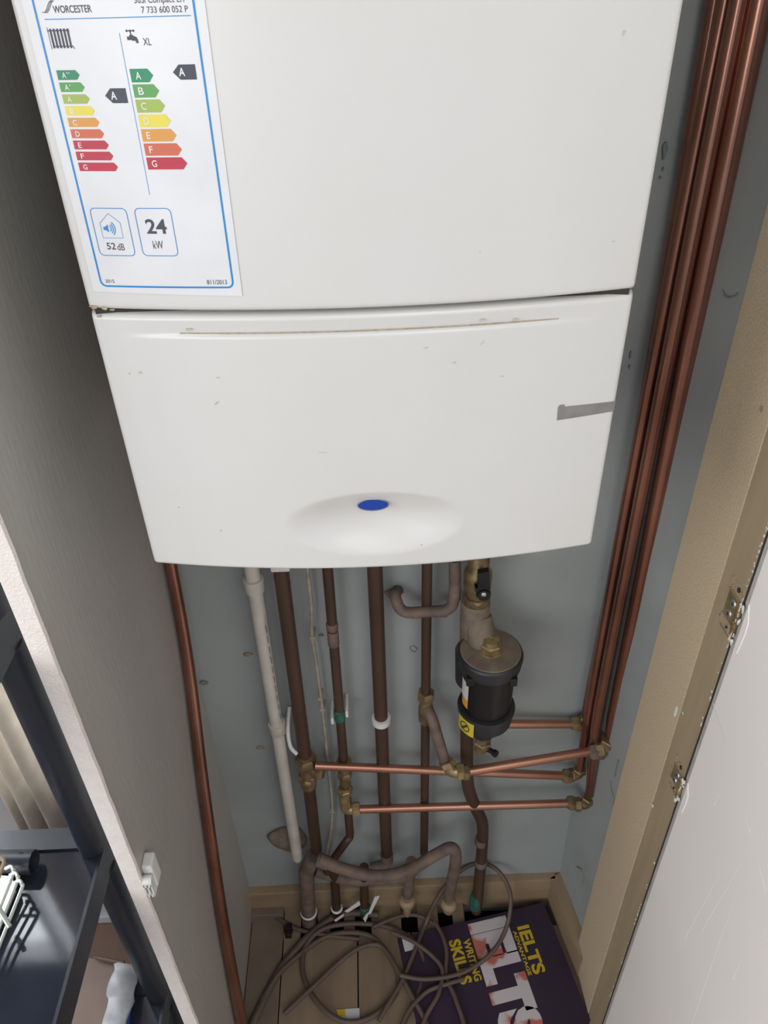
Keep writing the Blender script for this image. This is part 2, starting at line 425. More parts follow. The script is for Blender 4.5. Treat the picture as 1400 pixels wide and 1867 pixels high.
        path = [(xf-.0002, .567, zc+h*.85), (xf-.0002, .5585, zc+h*.35), (xf-.0002, .5575, zc-h*.1), (xf-.0002, .560, zc-h*1.0)]
        tube(rb, path, .0006, 6)
        obj('paint_ridge', rb, 'door', d, True)
    # drips in the paint
    db = bmesh.new()
    for (u0, v0, u1, v1) in ((1330, 1560, 1249, 1710), (1360, 1560, 1281, 1694), (1345, 1620, 1262, 1864), (1318, 1600, 1283, 1583),
                             (1315, 1440, 1302, 1468), (1356, 1480, 1366, 1516), (1383, 1575, 1395, 1624), (1352, 1750, 1336, 1783), (1330, 1400, 1311, 1412)):
        a = at(u0, v0, X=xf); b = at(u1, v1, X=xf)
        if u0 == 1318 or u0 == 1330 and v0 == 1400: continue
        n = 10; pts = [a.lerp(b, i/n) for i in range(n+1)]
        tube(db, pts, [.00006+.00012*(i/n) for i in range(n+1)], 6)
        lathe(db, b+Vector((.0003, 0, -.002)), (0, 0, 1), [(0, .0002), (.0012, .0009), (.003, .0006), (.005, .0002)], 8)
    obj('paint_runs', db, 'door', d, True)
    # crease in the paint near the edge
    cr = bmesh.new()
    a = at(1300, 1282, X=xf); b = at(1323, 1352, X=xf)
    tube(cr, [a, a.lerp(b, .5), b], [.0008, .0006, .0002], 6); obj('paint_crease', cr, 'door_edge', d)
door()
# marks on the frame
cb = bmesh.new()
p = at(1388, 746, X=XR); lathe(cb, p-Vector((.0003, 0, 0)), (1, 0, 0), [(0, .0036), (.0008, .0036)], 14)
obj('knot_hole', cb, 'mdf_dark', tl)
cb = bmesh.new()
for (u, v, w_, h_) in ((1232, 1298, .0035, .012), (1190, 1469, .0035, .004), (1245, 1300, .003, .0015)):
    p = at(u, v, X=XR)
    prism(cb, [(XR-.0004, p.y+math.cos(a)*w_*random.uniform(.6, 1), p.z+math.sin(a)*h_*random.uniform(.6, 1)) for a in [k*math.pi/5 for k in range(10)]], (.0006, 0, 0))
obj('paint_marks', cb, 'paintchip', tl)

# scuffs on the blue walls
def blob(bm, c, ax, ay, w_, h_, nrm, n=11, thick=.0006, seed=0):
    rnd = random.Random(seed); c = Vector(c); ax = Vector(ax); ay = Vector(ay)
    prism(bm, [c+ax*math.cos(2*math.pi*k/n)*w_*rnd.uniform(.45, 1)+ay*math.sin(2*math.pi*k/n)*h_*rnd.uniform(.45, 1) for k in range(n)], Vector(nrm)*thick)
mk = bmesh.new()
for i, (u, v, w_, h_) in enumerate(((1213, 272, .0035, .011), (1210, 308, .0015, .002), (1205, 324, .0014, .0016), (371, 1246, .011, .0055), (1150, 648, .002, .006), (1148, 670, .0012, .003), (605, 1200, .004, .002), (585, 1160, .005, .002))):
    blob(mk, at(u, v, Y=YW-.0035), (1, 0, 0), (0, 0, 1), w_, h_, (0, 1, 0), seed=i, thick=.004)
tube(mk, [at(u, v, Y=YW-.002) for u, v in ((747, 1180), (753, 1177), (760, 1183), (757, 1189), (750, 1187), (747, 1181))], .0006, 5)
obj('scuff_marks', mk, 'wallmark', wall_b)
mk = bmesh.new()
for i, (u, v, w_, h_) in enumerate(((450, 1195, .009, .005), (474, 1364, .010, .006), (718, 1082, .016, .012))):
    blob(mk, at(u, v, Y=YW-.003), (1, 0, 0), (0, 0, 1), w_, h_, (0, 1, 0), seed=20+i, thick=.004)
obj('plaster_chips', mk, 'plaster', wall_b)
mk = bmesh.new()
for pl in (((1318, 528), (1322, 538), (1330, 542), (1341, 540), (1346, 534)), ((1128, 1386), (1124, 1400), (1121, 1416)), ((1114, 1424), (1115, 1440), (1120, 1452), (1119, 1470), (1118, 1484)), ((1052, 1580), (1062, 1586), (1066, 1600), (1062, 1612))):
    pts = []
    for u, v in pl:
        r = ray(u, v); t = (0.374+YW*.14)/(r.x+r.y*.14); pts.append(r*t-Vector((.001, 0, 0)))
    tube(mk, pts, [.0006+.0008*random.random() for _ in pts], 5)
obj('cracks', mk, 'wallmark', wall_r)

# ================================================================== BOILER
BX, BYF, BUL = 0.2015, 0.550, 0.020
def front(x, z=0): return BYF-BUL*(1-(x/.2)**2)
boiler = root('wall_boiler', (0, .70, -.44), 'white wall-hung gas boiler with an energy label and a blue oval badge', 'boiler')
bm = bmesh.new(); box(bm, -.197, .199, .556, YW-.004, -.425, .285)
obj('casing', bm, 'case', boiler)
def panel(name, z0, z1, nz, disp=None, nx=120):
    bm = bmesh.new(); e = .0045
    def pt(x, z):
        y = front(x, z)
        dx = BX-abs(x); dz = min(z-z0, z1-z)
        for d_ in (dx, dz):
            if d_ < e: y += e-math.sqrt(max(0, e*e-(e-d_)**2))
        if disp: y += disp(x, z)
        return (x+.001, y, z)
    xs = sorted({round(v, 6) for v in [-BX+2*BX*i/nx for i in range(nx+1)]+[s*(BX-k*.0009) for s in (-1, 1) for k in range(1, 6)]})
    zs = sorted({round(v, 6) for v in [z0+(z1-z0)*i/nz for i in range(nz+1)]+[z0+k*.0009 for k in range(1, 6)]+[z1-k*.0009 for k in range(1, 6)]})
    g = [[bm.verts.new(pt(x, z)) for z in zs] for x in xs]
    for i in range(len(xs)-1):
        for j in range(len(zs)-1): bm.faces.new((g[i][j], g[i+1][j], g[i+1][j+1], g[i][j+1]))
    # returns: sides, top and bottom lips going back
    def back(vs, dy, tilt=(0, 0)):
        nv = [bm.verts.new((v.co.x+tilt[0], max(v.co.y+.004, dy), v.co.z+tilt[1])) for v in vs]
        for k in range(len(vs)-1): bm.faces.new((vs[k], vs[k+1], nv[k+1], nv[k]))
    back([g[0][j] for j in range(len(zs))], .60, (.002, 0)); back([g[-1][j] for j in range(len(zs))], .60, (-.002, 0))
    back([g[i][0] for i in range(len(xs))], .60, (0, .004)); back([g[i][-1] for i in range(len(xs))], .60, (0, -.002))
    return obj(name, bm, 'white', boiler, True)
up = panel('front_panel', -.2025, .285, 60)
def ddisp(x, z):
    y = 0
    # scooped dish around the badge
    rx = (x-.003)/.078; rz = (z+.394)/.034; r2 = rx*rx+rz*rz
    if r2 < 1: y += .0150*(1-r2)**1.5
    # finger groove under the top edge
    zc = -.2192-.0012*(x/.2)**2
    fade = max(0, 1-(abs(x)/.178)**4)
    t = z-zc
    if t > -.0025: y += fade*.0022*min(1, (t+.0025)/.002)*max(0, 1-(t)/.014 if t > 0 else 1)
    return y
low = panel('lower_door', -.4435, -.2056, 170, ddisp, 150)
obj('seam', bx(-.196, .198, .551, .556, -.215, -.190), 'crack', boiler)
# blue oval badge
bc = Vector((.002, front(.002)+ddisp(.002, -.3785)-.0035, -.3785))
def ellipse(c, a, b, n=40, dy=0): return [(c[0]+a*math.cos(2*math.pi*k/n), c[1]+dy, c[2]+b*math.sin(2*math.pi*k/n)) for k in range(n)]
bm = bmesh.new(); prism(bm, ellipse(bc, .0137, .0062), (0, .006, 0)); rg = obj('badge', bm, 'logo_ring', low)
bm = bmesh.new(); prism(bm, ellipse(bc+Vector((0, -.0004, .0004)), .0128, .0053), (0, .004, 0)); obj('badge_face', bm, 'logo_blue', low)
# grey tape
def strip_on_front(pts, off=.0004, nseg=8, th=.0003):
    """pts: quad (x,z) TL,TR,BR,BL"""
    bm = bmesh.new(); prev = None
    for i in range(nseg+1):
        t = i/nseg
        a = (pts[0][0]*(1-t)+pts[1][0]*t, pts[0][1]*(1-t)+pts[1][1]*t); b = (pts[3][0]*(1-t)+pts[2][0]*t, pts[3][1]*(1-t)+pts[2][1]*t)
        va = bm.verts.new((a[0], front(a[0])-off, a[1])); vb = bm.verts.new((b[0], front(b[0])-off, b[1]))
        if prev: bm.faces.new((prev[0], va, vb, prev[1]))
        prev = (va, vb)
    return bm
bm = strip_on_front([(.1525, -.2933), (.2015, -.2945), (.2012, -.3037), (.1529, -.3053)])
o = obj('tape_strip', bm, 'tape', low); o['label'] = 'grey adhesive tape strip'
obj('tape_scrap', strip_on_front([(.1535, -.2915), (.158, -.2915), (.158, -.2945), (.1525, -.2945)], .0005), 'tape', low)
# small scuffs and grime on the white fronts
def onfront(u, v):
    Y = .55
    for _ in range(6): p = at(u, v, Y=Y); Y = front(p.x)
    return p
for i, (u, v, w_, h_, rot) in enumerate(((395, 735, .0045, .0012, .6), (256, 679, .002, .0018, 0), (236, 681, .0015, .001, 0), (1136, 60, .0035, .0016, .9), (1118, 440, .0016, .001, 0),
        (875, 460, .0008, .0008, 0), (403, 967, .001, .001, 0), (768, 994, .0008, .0008, 0), (326, 925, .0012, .001, 0), (777, 634, .003, .0008, .3), (828, 661, .0024, .001, .1), (915, 686, .003, .0007, -.1),
        (878, 626, .003, .0008, .9), (940, 583, .003, .0012, 0), (880, 584, .003, .0012, 0), (345, 601, .004, .0012, 0), (588, 825, .005, .0004, 0), (398, 688, .0025, .0005, .2), (289, 508, .0016, .0007, 1.2))):
    p = onfront(u, v); p.y -= .0003
    sb = bmesh.new(); blob(sb, p, (math.cos(rot), 0, math.sin(rot)), (-math.sin(rot), 0, math.cos(rot)), w_*.9, h_*.9, (0, .0008, 0), seed=40+i, thick=1)
    obj('scuff_mark', sb, 'scuff', boiler)
sb = bmesh.new()
for i, (u, v, w_, h_) in enumerate(((172, 560, .004, .0018), (190, 562, .003, .0016), (205, 565, .003, .001), (180, 573, .0025, .0012))):
    p = onfront(u, v); p.y -= .0002; p.z = max(p.z, -.2025) if p.z > -.204 else min(p.z, -.2072)
    blob(sb, p, (1, 0, 0), (0, 0, 1), w_, h_, (0, .0008, 0), seed=80+i, thick=1)
tube(sb, [Vector((x, front(x)-.0001+.0011, -.2186-.0012*(x/.2)**2)) for x in [-.135+k*.01 for k in range(29)]], .00045, 5)
obj('grime', sb, 'dirt', boiler)

# ---- energy label (millimetres in the plane of the front)
OFF = .0004
lab = strip_on_front([(-.1924, .008), (-.0832, .008), (-.0845, -.1905), (-.1926, -.1885)], OFF, 16)
lab = obj('energy_label', lab, 'label', boiler); lab['label'] = 'white energy label with a blue border'
def flat(name, polys, m, off, parent=lab):
    """polys in mm (x,z) wrapped on the front"""
    bm = bmesh.new()
    for pg in polys:
        if len(pg) < 3: continue
        try: bm.faces.new([bm.verts.new((x/1000, front(x/1000)-off, z/1000)) for x, z in pg])
        except ValueError: pass
    return obj(name, bm, m, parent)
def line(pts, wd, closed=False, nsub=6):
    """polyline in mm -> quads"""
    out = []; P = list(pts)+([pts[0]] if closed else [])
    Q = []
    for i in range(len(P)-1):
        L = math.dist(P[i], P[i+1]); n = max(1, int(L/8))
        for k in range(n): Q.append((P[i][0]+(P[i+1][0]-P[i][0])*k/n, P[i][1]+(P[i+1][1]-P[i][1])*k/n))
    Q.append(P[-1])
    offs = []
    n = len(Q)
    for i in range(n):
        if closed: a = Q[i-1] if i > 0 else Q[-2]; b = Q[i+1] if i < n-1 else Q[1]
        else: a = Q[max(i-1, 0)]; b = Q[min(i+1, n-1)]
        dx, dz = b[0]-a[0], b[1]-a[1]; l = math.hypot(dx, dz) or 1
        offs.append((-dz/l*wd/2, dx/l*wd/2))
    for i in range(n-1):
        o1, o2 = offs[i], offs[i+1]
        out.append([(Q[i][0]+o1[0], Q[i][1]+o1[1]), (Q[i+1][0]+o2[0], Q[i+1][1]+o2[1]), (Q[i+1][0]-o2[0], Q[i+1][1]-o2[1]), (Q[i][0]-o1[0], Q[i][1]-o1[1])])
    return out
def rrect(x0, x1, z0, z1, r, n=6):
    out = []
    for cx, cz, a0 in ((x1-r, z1-r, 0), (x0+r, z1-r, 90), (x0+r, z0+r, 180), (x1-r, z0+r, 270)):
        for k in range(n+1):
            a = math.radians(a0+90*k/n); out.append((cx+r*math.cos(a), cz+r*math.sin(a)))
    return out
_tc = {}
def glyphs(body, bold=0.0):
    if (body, bold) in _tc: return _tc[(body, bold)]
    cu = bpy.data.curves.new('lettering', 'FONT'); cu.body = body; cu.offset = bold; cu.resolution_u = 5
    o = bpy.data.objects.new('lettering', cu); C.objects.link(o)
    dg = bpy.context.evaluated_depsgraph_get(); me = bpy.data.meshes.new_from_object(o.evaluated_get(dg))
    vs = [(v.co.x, v.co.y) for v in me.vertices]; fs = [list(p.vertices) for p in me.polygons]
    bpy.data.objects.remove(o); bpy.data.curves.remove(cu); bpy.data.meshes.remove(me)
    _tc[(body, bold)] = (vs, fs); return vs, fs
def text_polys(body, x0, x1, z0, z1, bold=0.0, keep=False):
    """fit the lettering in a box; returns polys"""
    vs, fs = glyphs(body, bold)
    a = min(v[0] for v in vs); b = max(v[0] for v in vs); c = min(v[1] for v in vs); d = max(v[1] for v in vs)
    sx = (x1-x0)/(b-a); sz = (z1-z0)/(d-c)
    return [[(x0+(vs[i][0]-a)*sx, z0+(vs[i][1]-c)*sz) for i in f] for f in fs]
flat('border_line', line(rrect(-185.4, -90.0, -184.2, 7, 4), 1.25, True), 'blue', OFF+.0002)
flat('header_line', line([(-180.8, -23.9), (-92.6, -23.6)], .45), 'blue', OFF+.0002)
flat('divider_line', line([(-136.9, -31.4), (-137.3, -122.2)], .3), 'blue', OFF+.0002)
def arrow(x0, x1, zt, zb, m):
    h = zt-zb; return flat('rating_arrow', [[(x0, zt), (x1-h*.42, zt), (x1, (zt+zb)/2), (x1-h*.42, zb), (x0, zb)]], m, OFF+.0002)
cols9 = ['g1', 'g2', 'g3', 'ye', 'o1', 'o2', 're', 're', 're']
L9 = ['A++', 'A+', 'A', 'B', 'C', 'D', 'E', 'F', 'G']
for i in range(9):
    zt = -50.1-i*6.54; x1 = -166.9+i*1.5
    arrow(-181.2, x1, zt, zt-5.2, cols9[i])
    ch = L9[i][0]; w_ = 2.5 if ch not in 'EF' else 1.9
    lw = text_polys(ch, -178.2, -178.2+w_+.3, zt-4.2, zt-1.1, .012)
    for k in range(len(L9[i])-1): lw += text_polys('+', -175.1+k*1.15, -174.1+k*1.15, zt-2.0, zt-1.0, .02)
    flat('rating_letter', lw, 'print', OFF+.0004)
cols7 = ['g1', 'g2', 'g3', 'ye', 'o1', 'o2', 're']
for i in range(7):
    zt = -49.9-i*8.26; x1 = -120.9+i*2.04
    arrow(-134.9, x1, zt, zt-7.2, cols7[i])
    ch = 'ABCDEFG'[i]; w_ = 3.3 if ch not in 'EF' else 2.3
    flat('rating_letter', text_polys(ch, -131.8, -131.8+w_, zt-5.6, zt-1.6, .012), 'print', OFF+.0004)
for (xt, xa, xr, zt, zb) in ((-153.5, -149.4, -139.7, -60.1, -68.2), (-108.5, -104.4, -94.4, -48.1, -56.1)):
    flat('rating_pointer', [[(xt, (zt+zb)/2), (xa, zt), (xr, zt), (xr, zb), (xa, zb)]], 'ink', OFF+.0002)
    flat('rating_letter', text_polys('A', xt+3.6, xt+7.4, zb+1.9, zt-1.7, .02), 'print', OFF+.0004)
lk = text_polys('WORCESTER', -174.2, -150.8, -20.9, -17.2, .012)
lk += text_polys('7 733 600 052 P', -121.2, -93.8, -21.9, -18.7)
lk += text_polys('30Si Compact ErP', -124.5, -93.9, -18.1, -13.6)
lk += text_polys('XL', -123.5, -118.6, -37.9, -34.2)
lk += text_polys('24', -144.2, -130.0, -147.3, -137.7, .02)
lk += text_polys('kW', -141.7, -134.6, -157.4, -152.0)
lk += text_polys('52', -174.8, -168.5, -158.3, -153.6, .01) + text_polys('dB', -167.4, -162.3, -158.7, -154.1)
lk += text_polys('2015', -181.9, -175.3, -181.8, -179.4) + text_polys('811/2013', -108.3, -94.2, -182.0, -178.8)
flat('lettering', lk, 'ink', OFF+.0002)
# wave emblem beside the maker's name
wv = []
for k in range(3):
    wv += line([(-181.4+k*.9, -20.3-k*.1), (-179.9+k*.9, -20.5), (-178.3+k*.9, -19.0), (-175.9+k*.9, -15.6), (-174.2+k*.8, -14.6)], .32)
flat('wave_emblem', wv, 'ink', OFF+.0002)
# radiator symbol
rd = []
for k in range(6): rd += line([(-178.9+k*2.15, -28.6), (-178.9+k*2.15, -38.6)], 1.25)
rd += line([(-180.6, -27.9), (-180.6, -39.2)], .3)+line([(-180.9, -29.6), (-167.2, -29.6)], .6)+line([(-179.3, -37.6), (-166.8, -37.6), (-166.3, -39)], .5)
flat('radiator_symbol', rd, 'ink', OFF+.0002)
# tap symbol
tp = [[(-132.8, -33.2), (-131.4, -33.4), (-131.2, -32.6), (-129.6, -32.3), (-128.6, -33.0), (-127.0, -33.6), (-126.4, -35.0), (-126.2, -36.7), (-127.6, -36.7), (-128.0, -35.4), (-129.4, -35.5), (-130.6, -35.0), (-132.7, -35.1)]]
tp += line([(-130.2, -30.3), (-130.2, -32.6)], .7)+line([(-132.3, -30.4), (-128.2, -30.4)], .5)
for x in (-132.3, -130.2, -128.2): tp.append([(x+.65*math.cos(a), -30.4+.65*math.sin(a)) for a in [k*math.pi/5 for k in range(10)]])
flat('tap_symbol', tp, 'ink', OFF+.0002)
bl = line(rrect(-180.9, -155.6, -162.4, -130.9, 3.2), .5, True)+line(rrect(-149.9, -125.2, -162.2, -130.8, 3.2), .5, True)
flat('value_box', bl, 'blue', OFF+.0002)
hs = line([(-175.9, -150.4), (-175.9, -140.6), (-168.7, -134.2), (-161.6, -140.2), (-161.7, -150.4)], .35, True)
hs.append([(-174.2, -143.0), (-172.8, -143.0), (-170.8, -141.4), (-170.8, -146.6), (-172.8, -145.2), (-174.2, -145.2)])
for r in (2.2, 3.6, 5.0, 6.4)[:3]: hs += line([(-171.0+r*math.cos(a), -144.1+r*1.05*math.sin(a)) for a in [math.radians(-52+k*13) for k in range(9)]], .6)
flat('sound_symbol', hs, 'blue', OFF+.0002)

# ================================================================== PIPES
PY = .845
def px(*uv, Y=PY): return [at(u, v, Y=Y) for u, v in uv]
def pipe(name, pts, r, m, label, cat='pipe', fil=0, group=None, seg=20):
    o = root(name, pts[0], label, cat, group)
    obj('pipe_run', tb(pts, r, seg, fil), m, o, True); return o
TOP = -.45
# 1 copper pipe along the left board
pts = [Vector((-.283, .846, .6)), Vector((-.283, .846, -.5)), Vector((-.283, .838, -.69)), Vector((-.2835, .81, -.86)), Vector((-.2835, .743, -1.062)), Vector((-.283, .674, -1.321)), Vector((-.282, .62, -1.615)), Vector((-.282, .612, ZF))]
o = root('copper_pipe', pts[-1], 'single clean copper pipe leaning down the grey left board', 'pipe')
obj('pipe_run', (lambda b: (tube(b, smoothpath(pts, 6), [.0084+.0022*min(1, k/42) for k in range(43)], 20), b)[1])(bmesh.new()), 'copper', o, True)
# 2 white overflow pipe
z1, z2, z3 = -.729, -1.048, -1.44
o = root('overflow_pipe', (-.175, PY, -1.45), 'white plastic overflow pipe with two socket couplings, ending above the floor', 'pipe')
bm = bmesh.new(); tube(bm, [(-.172, PY, TOP), (-.1745, PY, z3)], .0108, 24); lathe(bm, (-.1745, PY, z3-.012), (0, 0, 1), [(0, .004), (.003, .009), (.012, .0112)], 24)
obj('pipe_run', bm, 'pvc', o, True)
for z, r in ((z1, .0150), (z2, .0142)):
    bm = bmesh.new(); lathe(bm, (-.173, PY, z-.012), (0, 0, 1), [(0, .0108), (.003, r*.92), (.016, r*.95), (.018, r), (.026, r), (.027, .0112)], 28); obj('coupling', bm, 'pvc', o, True)
bm = bmesh.new(); tube(bm, [(-.1625, .8365, z) for z in (-.78, -.80, -.82)], .0002, 5)
for k in range(10): box(bm, -.1640+.0001*k, -.1634+.0001*k, .8349, .8360, -.80-.022*k-.014, -.80-.022*k)
obj('printed_marks', bm, 'crack', o)
bm = bmesh.new(); box(bm, -.186, -.160, PY+.010, YW, z2-.03, z2-.012, bev=.002); obj('wall_clip', bm, 'clip', o)
# brown foam lump behind its end
bm = bmesh.new(); bmesh.ops.create_uvsphere(bm, u_segments=28, v_segments=18, radius=1)
for v in bm.verts:
    n_ = 1+.25*noise.noise(v.co*1.4); v.co = Vector((-.192+v.co.x*.040*n_, YW-.002+v.co.y*.020*n_, -1.425+v.co.z*.035*n_))
tag(obj('filler_foam', bm, 'foam', None, True), 'lump of brown filler on the blue wall behind the white pipe end', 'filler')

def hexy(bm, c, d, r, L): nut(bm, c, d, r, L)
# 3 brown 22 mm pipe with tee
x3 = -.133
o = root('tarnished_pipe', (x3, PY, ZF), 'wide tarnished brown pipe just right of the white overflow pipe', 'pipe')
obj('pipe_run', tb([(x3+.002, PY, TOP), (x3, PY, -1.14)], .0113), 'copper_dk', o, True)
obj('pipe_run', tb([(x3, PY, -1.19), (x3-.002, PY, -1.42)], .0112), 'copper_dk', o, True)
bm = bmesh.new(); nut(bm, (x3, PY, -1.140), (0, 0, 1), .0190, .026); nut(bm, (x3, PY, -1.186), (0, 0, 1), .0180, .024); tube(bm, [(x3, PY, -1.21), (x3, PY, -1.12)], .0140, 20)
tube(bm, [(x3, PY, -1.158), (x3+.018, PY-.008, -1.158)], .0100, 16); nut(bm, (x3+.024, PY-.010, -1.158), (1, -.3, 0), .0135, .015)
obj('tee_fitting', bm, 'brass', o, True)
bm = bmesh.new(); lathe(bm, (x3, PY-.012, -1.182), (0, -1, 0), [(0, .008), (.006, .008), (.008, .005)], 14); obj('test_plug', bm, 'brass_br', o, True)
bm = bmesh.new(); lathe(bm, (x3+.001, PY, TOP-.285+.01), (0, 0, 1), [(0, .0135), (.012, .0135), (.014, .0115)], 24)
obj('white_sleeve', bx(x3-.012, x3+.016, PY-.012, PY+.012, -.697, -.66, bev=.004), 'clip', o)
bm.free()
bm = bmesh.new(); tube(bm, smoothpath([(x3-.020, YW-.004, -1.03), (x3-.024, PY+.008, -1.06), (x3-.022, PY-.004, -1.09), (x3-.012, PY-.010, -1.105)], 6), .0035, 8); obj('pipe_clip', bm, 'clip', o, True)
# 4 cream cable
o = root('cream_cable', px((563, 1040))[0], 'thin cream cable hanging on the wall beside the wide brown pipe', 'cable')
cp = px((560, 1030), (563, 1060), (568, 1110), (569, 1160), (577, 1210), (585, 1270), (592, 1330), (598, 1390), (604, 1440), (606, 1480), (601, 1530), (590, 1580), Y=.862)
bm = bmesh.new(); tube(bm, smoothpath(cp, 6), .0030, 10); obj('cable_run', bm, 'cable_cream', o, True)
for (u, v) in ((570, 1160), (584, 1272), (588, 1292), (606, 1478)):
    p = at(u, v, Y=.862); bm = bmesh.new(); box(bm, p.x-.0042, p.x+.0042, p.y-.0045, YW, p.z-.003, p.z+.003, bev=.001); obj('cable_clip', bm, 'cable_cream', o)
# 5 dark 15 mm pipe with green paste and a lower elbow
P5 = px((597, 1030), (613, 1225), (625, 1390)); e5 = px((632, 1475))[0]; x5 = -.0665
o = root('narrow_pipe', (x5, PY, ZF), 'narrow tarnished pipe with green jointing paste, left of the middle pipe', 'pipe')
pts = [Vector((-.0650, PY, TOP)), Vector((x5, PY, -1.38)), *px((637, 1500), (634, 1530), (604, 1572), (596, 1590), Y=.838)]
obj('pipe_run', tb([pts[0], pts[1]]+pts[3:], .0079, fil=.02), 'copper_dk', o, True)
bm = bmesh.new()
z = at(604, 1137, Y=PY).z; lathe(bm, (x5+.0005, PY, z-.012), (0, 0, 1), [(0, .0082), (.002, .0092), (.012, .0092), (.014, .0082)], 20)
lathe(bm, (x5+.0005, PY, z-.045), (0, 0, 1), [(0, .0082), (.002, .0090), (.028, .0090), (.03, .0082)], 20); obj('coupling', bm, 'copper_dusty', o, True)
z = at(620, 1302, Y=PY).z; bm = bmesh.new(); lathe(bm, (x5, PY, z-.014), (0, 0, 1), [(0, .0082), (.003, .0095), (.010, .0088), (.020, .0093), (.026, .0082)], 20); obj('green_paste', bm, 'green', o, True)
for s, dz in ((-1, -.010), (1, .006)):
    bm = bmesh.new(); box(bm, x5+s*.0125-.0025, x5+s*.0125+.0025, PY-.006, YW, z+dz-.009, z+dz+.006, bev=.002); obj('clip_arm', bm, 'clip', o)
z = at(627, 1398, Y=PY).z
bm = bmesh.new(); nut(bm, (x5, PY, z+.012), (0, 0, 1), .0135, .018); nut(bm, (x5, PY, z-.022), (0, 0, 1), .0135, .018); tube(bm, [(x5, PY, z-.05), (x5, PY, z+.02)], .0102, 18)
nut(bm, (x5, PY-.002, z-.066), (0, 0, 1), .0130, .014)
obj('tee_fitting', bm, 'brass', o, True)
# 6 middle 22 mm pipe
o = root('tarnished_pipe', (.0025, PY, -1.5), 'wide dark brown middle pipe held by a white ring clip', 'pipe')
obj('pipe_run', tb([(.0015, PY, TOP), (.003, PY, -1.47)], .0113), 'copper_dk', o, True)
z = at(697, 1312, Y=PY).z
bm = bmesh.new(); lathe(bm, (.0025, PY, z-.007), (0, 0, 1), [(0, .0116), (.001, .0155), (.013, .0158), (.014, .0116)], 28); box(bm, -.006, .011, PY+.010, YW, z-.006, z+.006)
c6 = obj('pipe_clip', bm, 'clip', o, True)
z = at(705, 1562, Y=PY).z; bm = bmesh.new(); lathe(bm, (.003, PY, z-.016), (0, 0, 1), [(0, .0125), (.026, .0128), (.028, .0115)], 24)
tube(bm, smoothpath([(.003, PY, z-.012), (-.004, PY-.004, z-.022), (-.03, PY-.008, z-.028)], 6), .0118, 18); obj('elbow', bm, 'copper_dusty', o, True)
# 7 thin right pipe with compression joint
x7 = .0775
o = root('narrow_pipe', (x7, PY, -1.5), 'narrow dark pipe right of the middle pipe, with a brass branch joint', 'pipe')
obj('pipe_run', tb([(x7-.001, PY, TOP), (x7, PY, -1.45)], .0078), 'copper_dk', o, True)
z = at(779, 1272, Y=PY).z
bm = bmesh.new(); nut(bm, (x7, PY, z+.006), (0, 0, 1), .0145, .020); lathe(bm, (x7, PY, z-.060), (0, 0, 1), [(0, .010), (.006, .0125), (.036, .0125), (.046, .0105), (.062, .0105)], 20); obj('tee_fitting', bm, 'brass', o, True)
bz = at(783, 1300, Y=PY-.008)
e7 = at(822, 1402, Y=.79)
bm = bmesh.new(); tube(bm, fillet([Vector((x7+.002, PY-.006, z-.02)), at(788, 1310, Y=.825), at(812, 1392, Y=.80)], .02), .0092, 18); br = obj('branch_pipe', bm, 'copper_dusty', o, True)
el = elbow_bm(at(822, 1407, Y=.79), at(812, 1385, Y=.80)-at(822, 1407, Y=.79), Vector((1, -.0, .02)), .0080, .016)
obj('elbow_fitting', el, 'brass_br', o, True)
# 8 U shaped pipe from the wall
o = root('bent_pipe', at(722, 1078, Y=YW), 'dusty U-shaped pipe bending out of the wall and up to the boiler', 'pipe')
zt = at(830, 1110, Y=PY).z
bm = bmesh.new(); tube(bm, fillet([at(727, 1072, Y=YW+.01), at(719, 1086, Y=.848), at(731, 1118, Y=.835), at(822, 1113, Y=.835), at(829, 1085, Y=.835), at(829, 1020, Y=.835), ], .016), .0086, 20)
obj('pipe_run', bm, 'copper_dusty', o, True)
for c_, d_ in ((at(760, 1117, Y=.835), (1, 0, 0)), (at(805, 1115, Y=.835), (1, 0, 0)), (at(829, 1085, Y=.835), (0, 0, 1))):
    bm = bmesh.new(); lathe(bm, c_-Vector(d_)*.008, d_, [(0, .008), (.001, .0088), (.015, .0088), (.016, .008)], 20); obj('solder_joint', bm, 'copper_dusty', o, True)
# 9 valve, filter and pipe below
fx, fy = .1655, .785
flt = root('magnetic_filter', (fx, fy, -1.03), 'black cylindrical magnetic filter with a dusty cap, right of the pipes', 'filter')
bm = bmesh.new()
lathe(bm, (fx, fy, -.976), (0, 0, 1), [(0, .030), (.004, .0370), (.135, .0395), (.137, .036)], 48); obj('body', bm, 'black', flt, True)
bm = bmesh.new()
lathe(bm, (fx, fy, -.846), (0, 0, 1), [(0, .0400), (.001, .0460), (.020, .0482), (.0245, .0465), (.0265, .0430)], 56); cap = obj('cap', bm, 'blackring', flt, True)
bm = bmesh.new(); lathe(bm, (fx, fy, -.8197), (0, 0, 1), [(0, .0445), (.0012, .0435), (.0016, .040), (.0018, .012), (.0019, .0005)], 48); obj('dust_layer', bm, 'dust', cap, True)
for a in (.6, 2.2, 3.9, 5.4):
    bm = bmesh.new(); c_ = Vector((fx+.045*math.cos(a), fy+.045*math.sin(a), -.865)); box(bm, c_.x-.006, c_.x+.006, c_.y-.006, c_.y+.006, c_.z+.010, c_.z+.026, bev=.002); obj('cap_lug', bm, 'black', cap)
bm = bmesh.new(); nut(bm, (fx, fy, -.8125), (0, 0, 1), .0155, .013); lathe(bm, (fx, fy, -.82), (0, 0, 1), [(0, .019), (.003, .018), (.003, .012)], 24); lathe(bm, (fx, fy, -.806), (0, 0, 1), [(0, .0125), (.008, .0115), (.009, .004), (.007, .0038)], 20)
pg = obj('bleed_plug', bm, 'brass_br', cap, True)
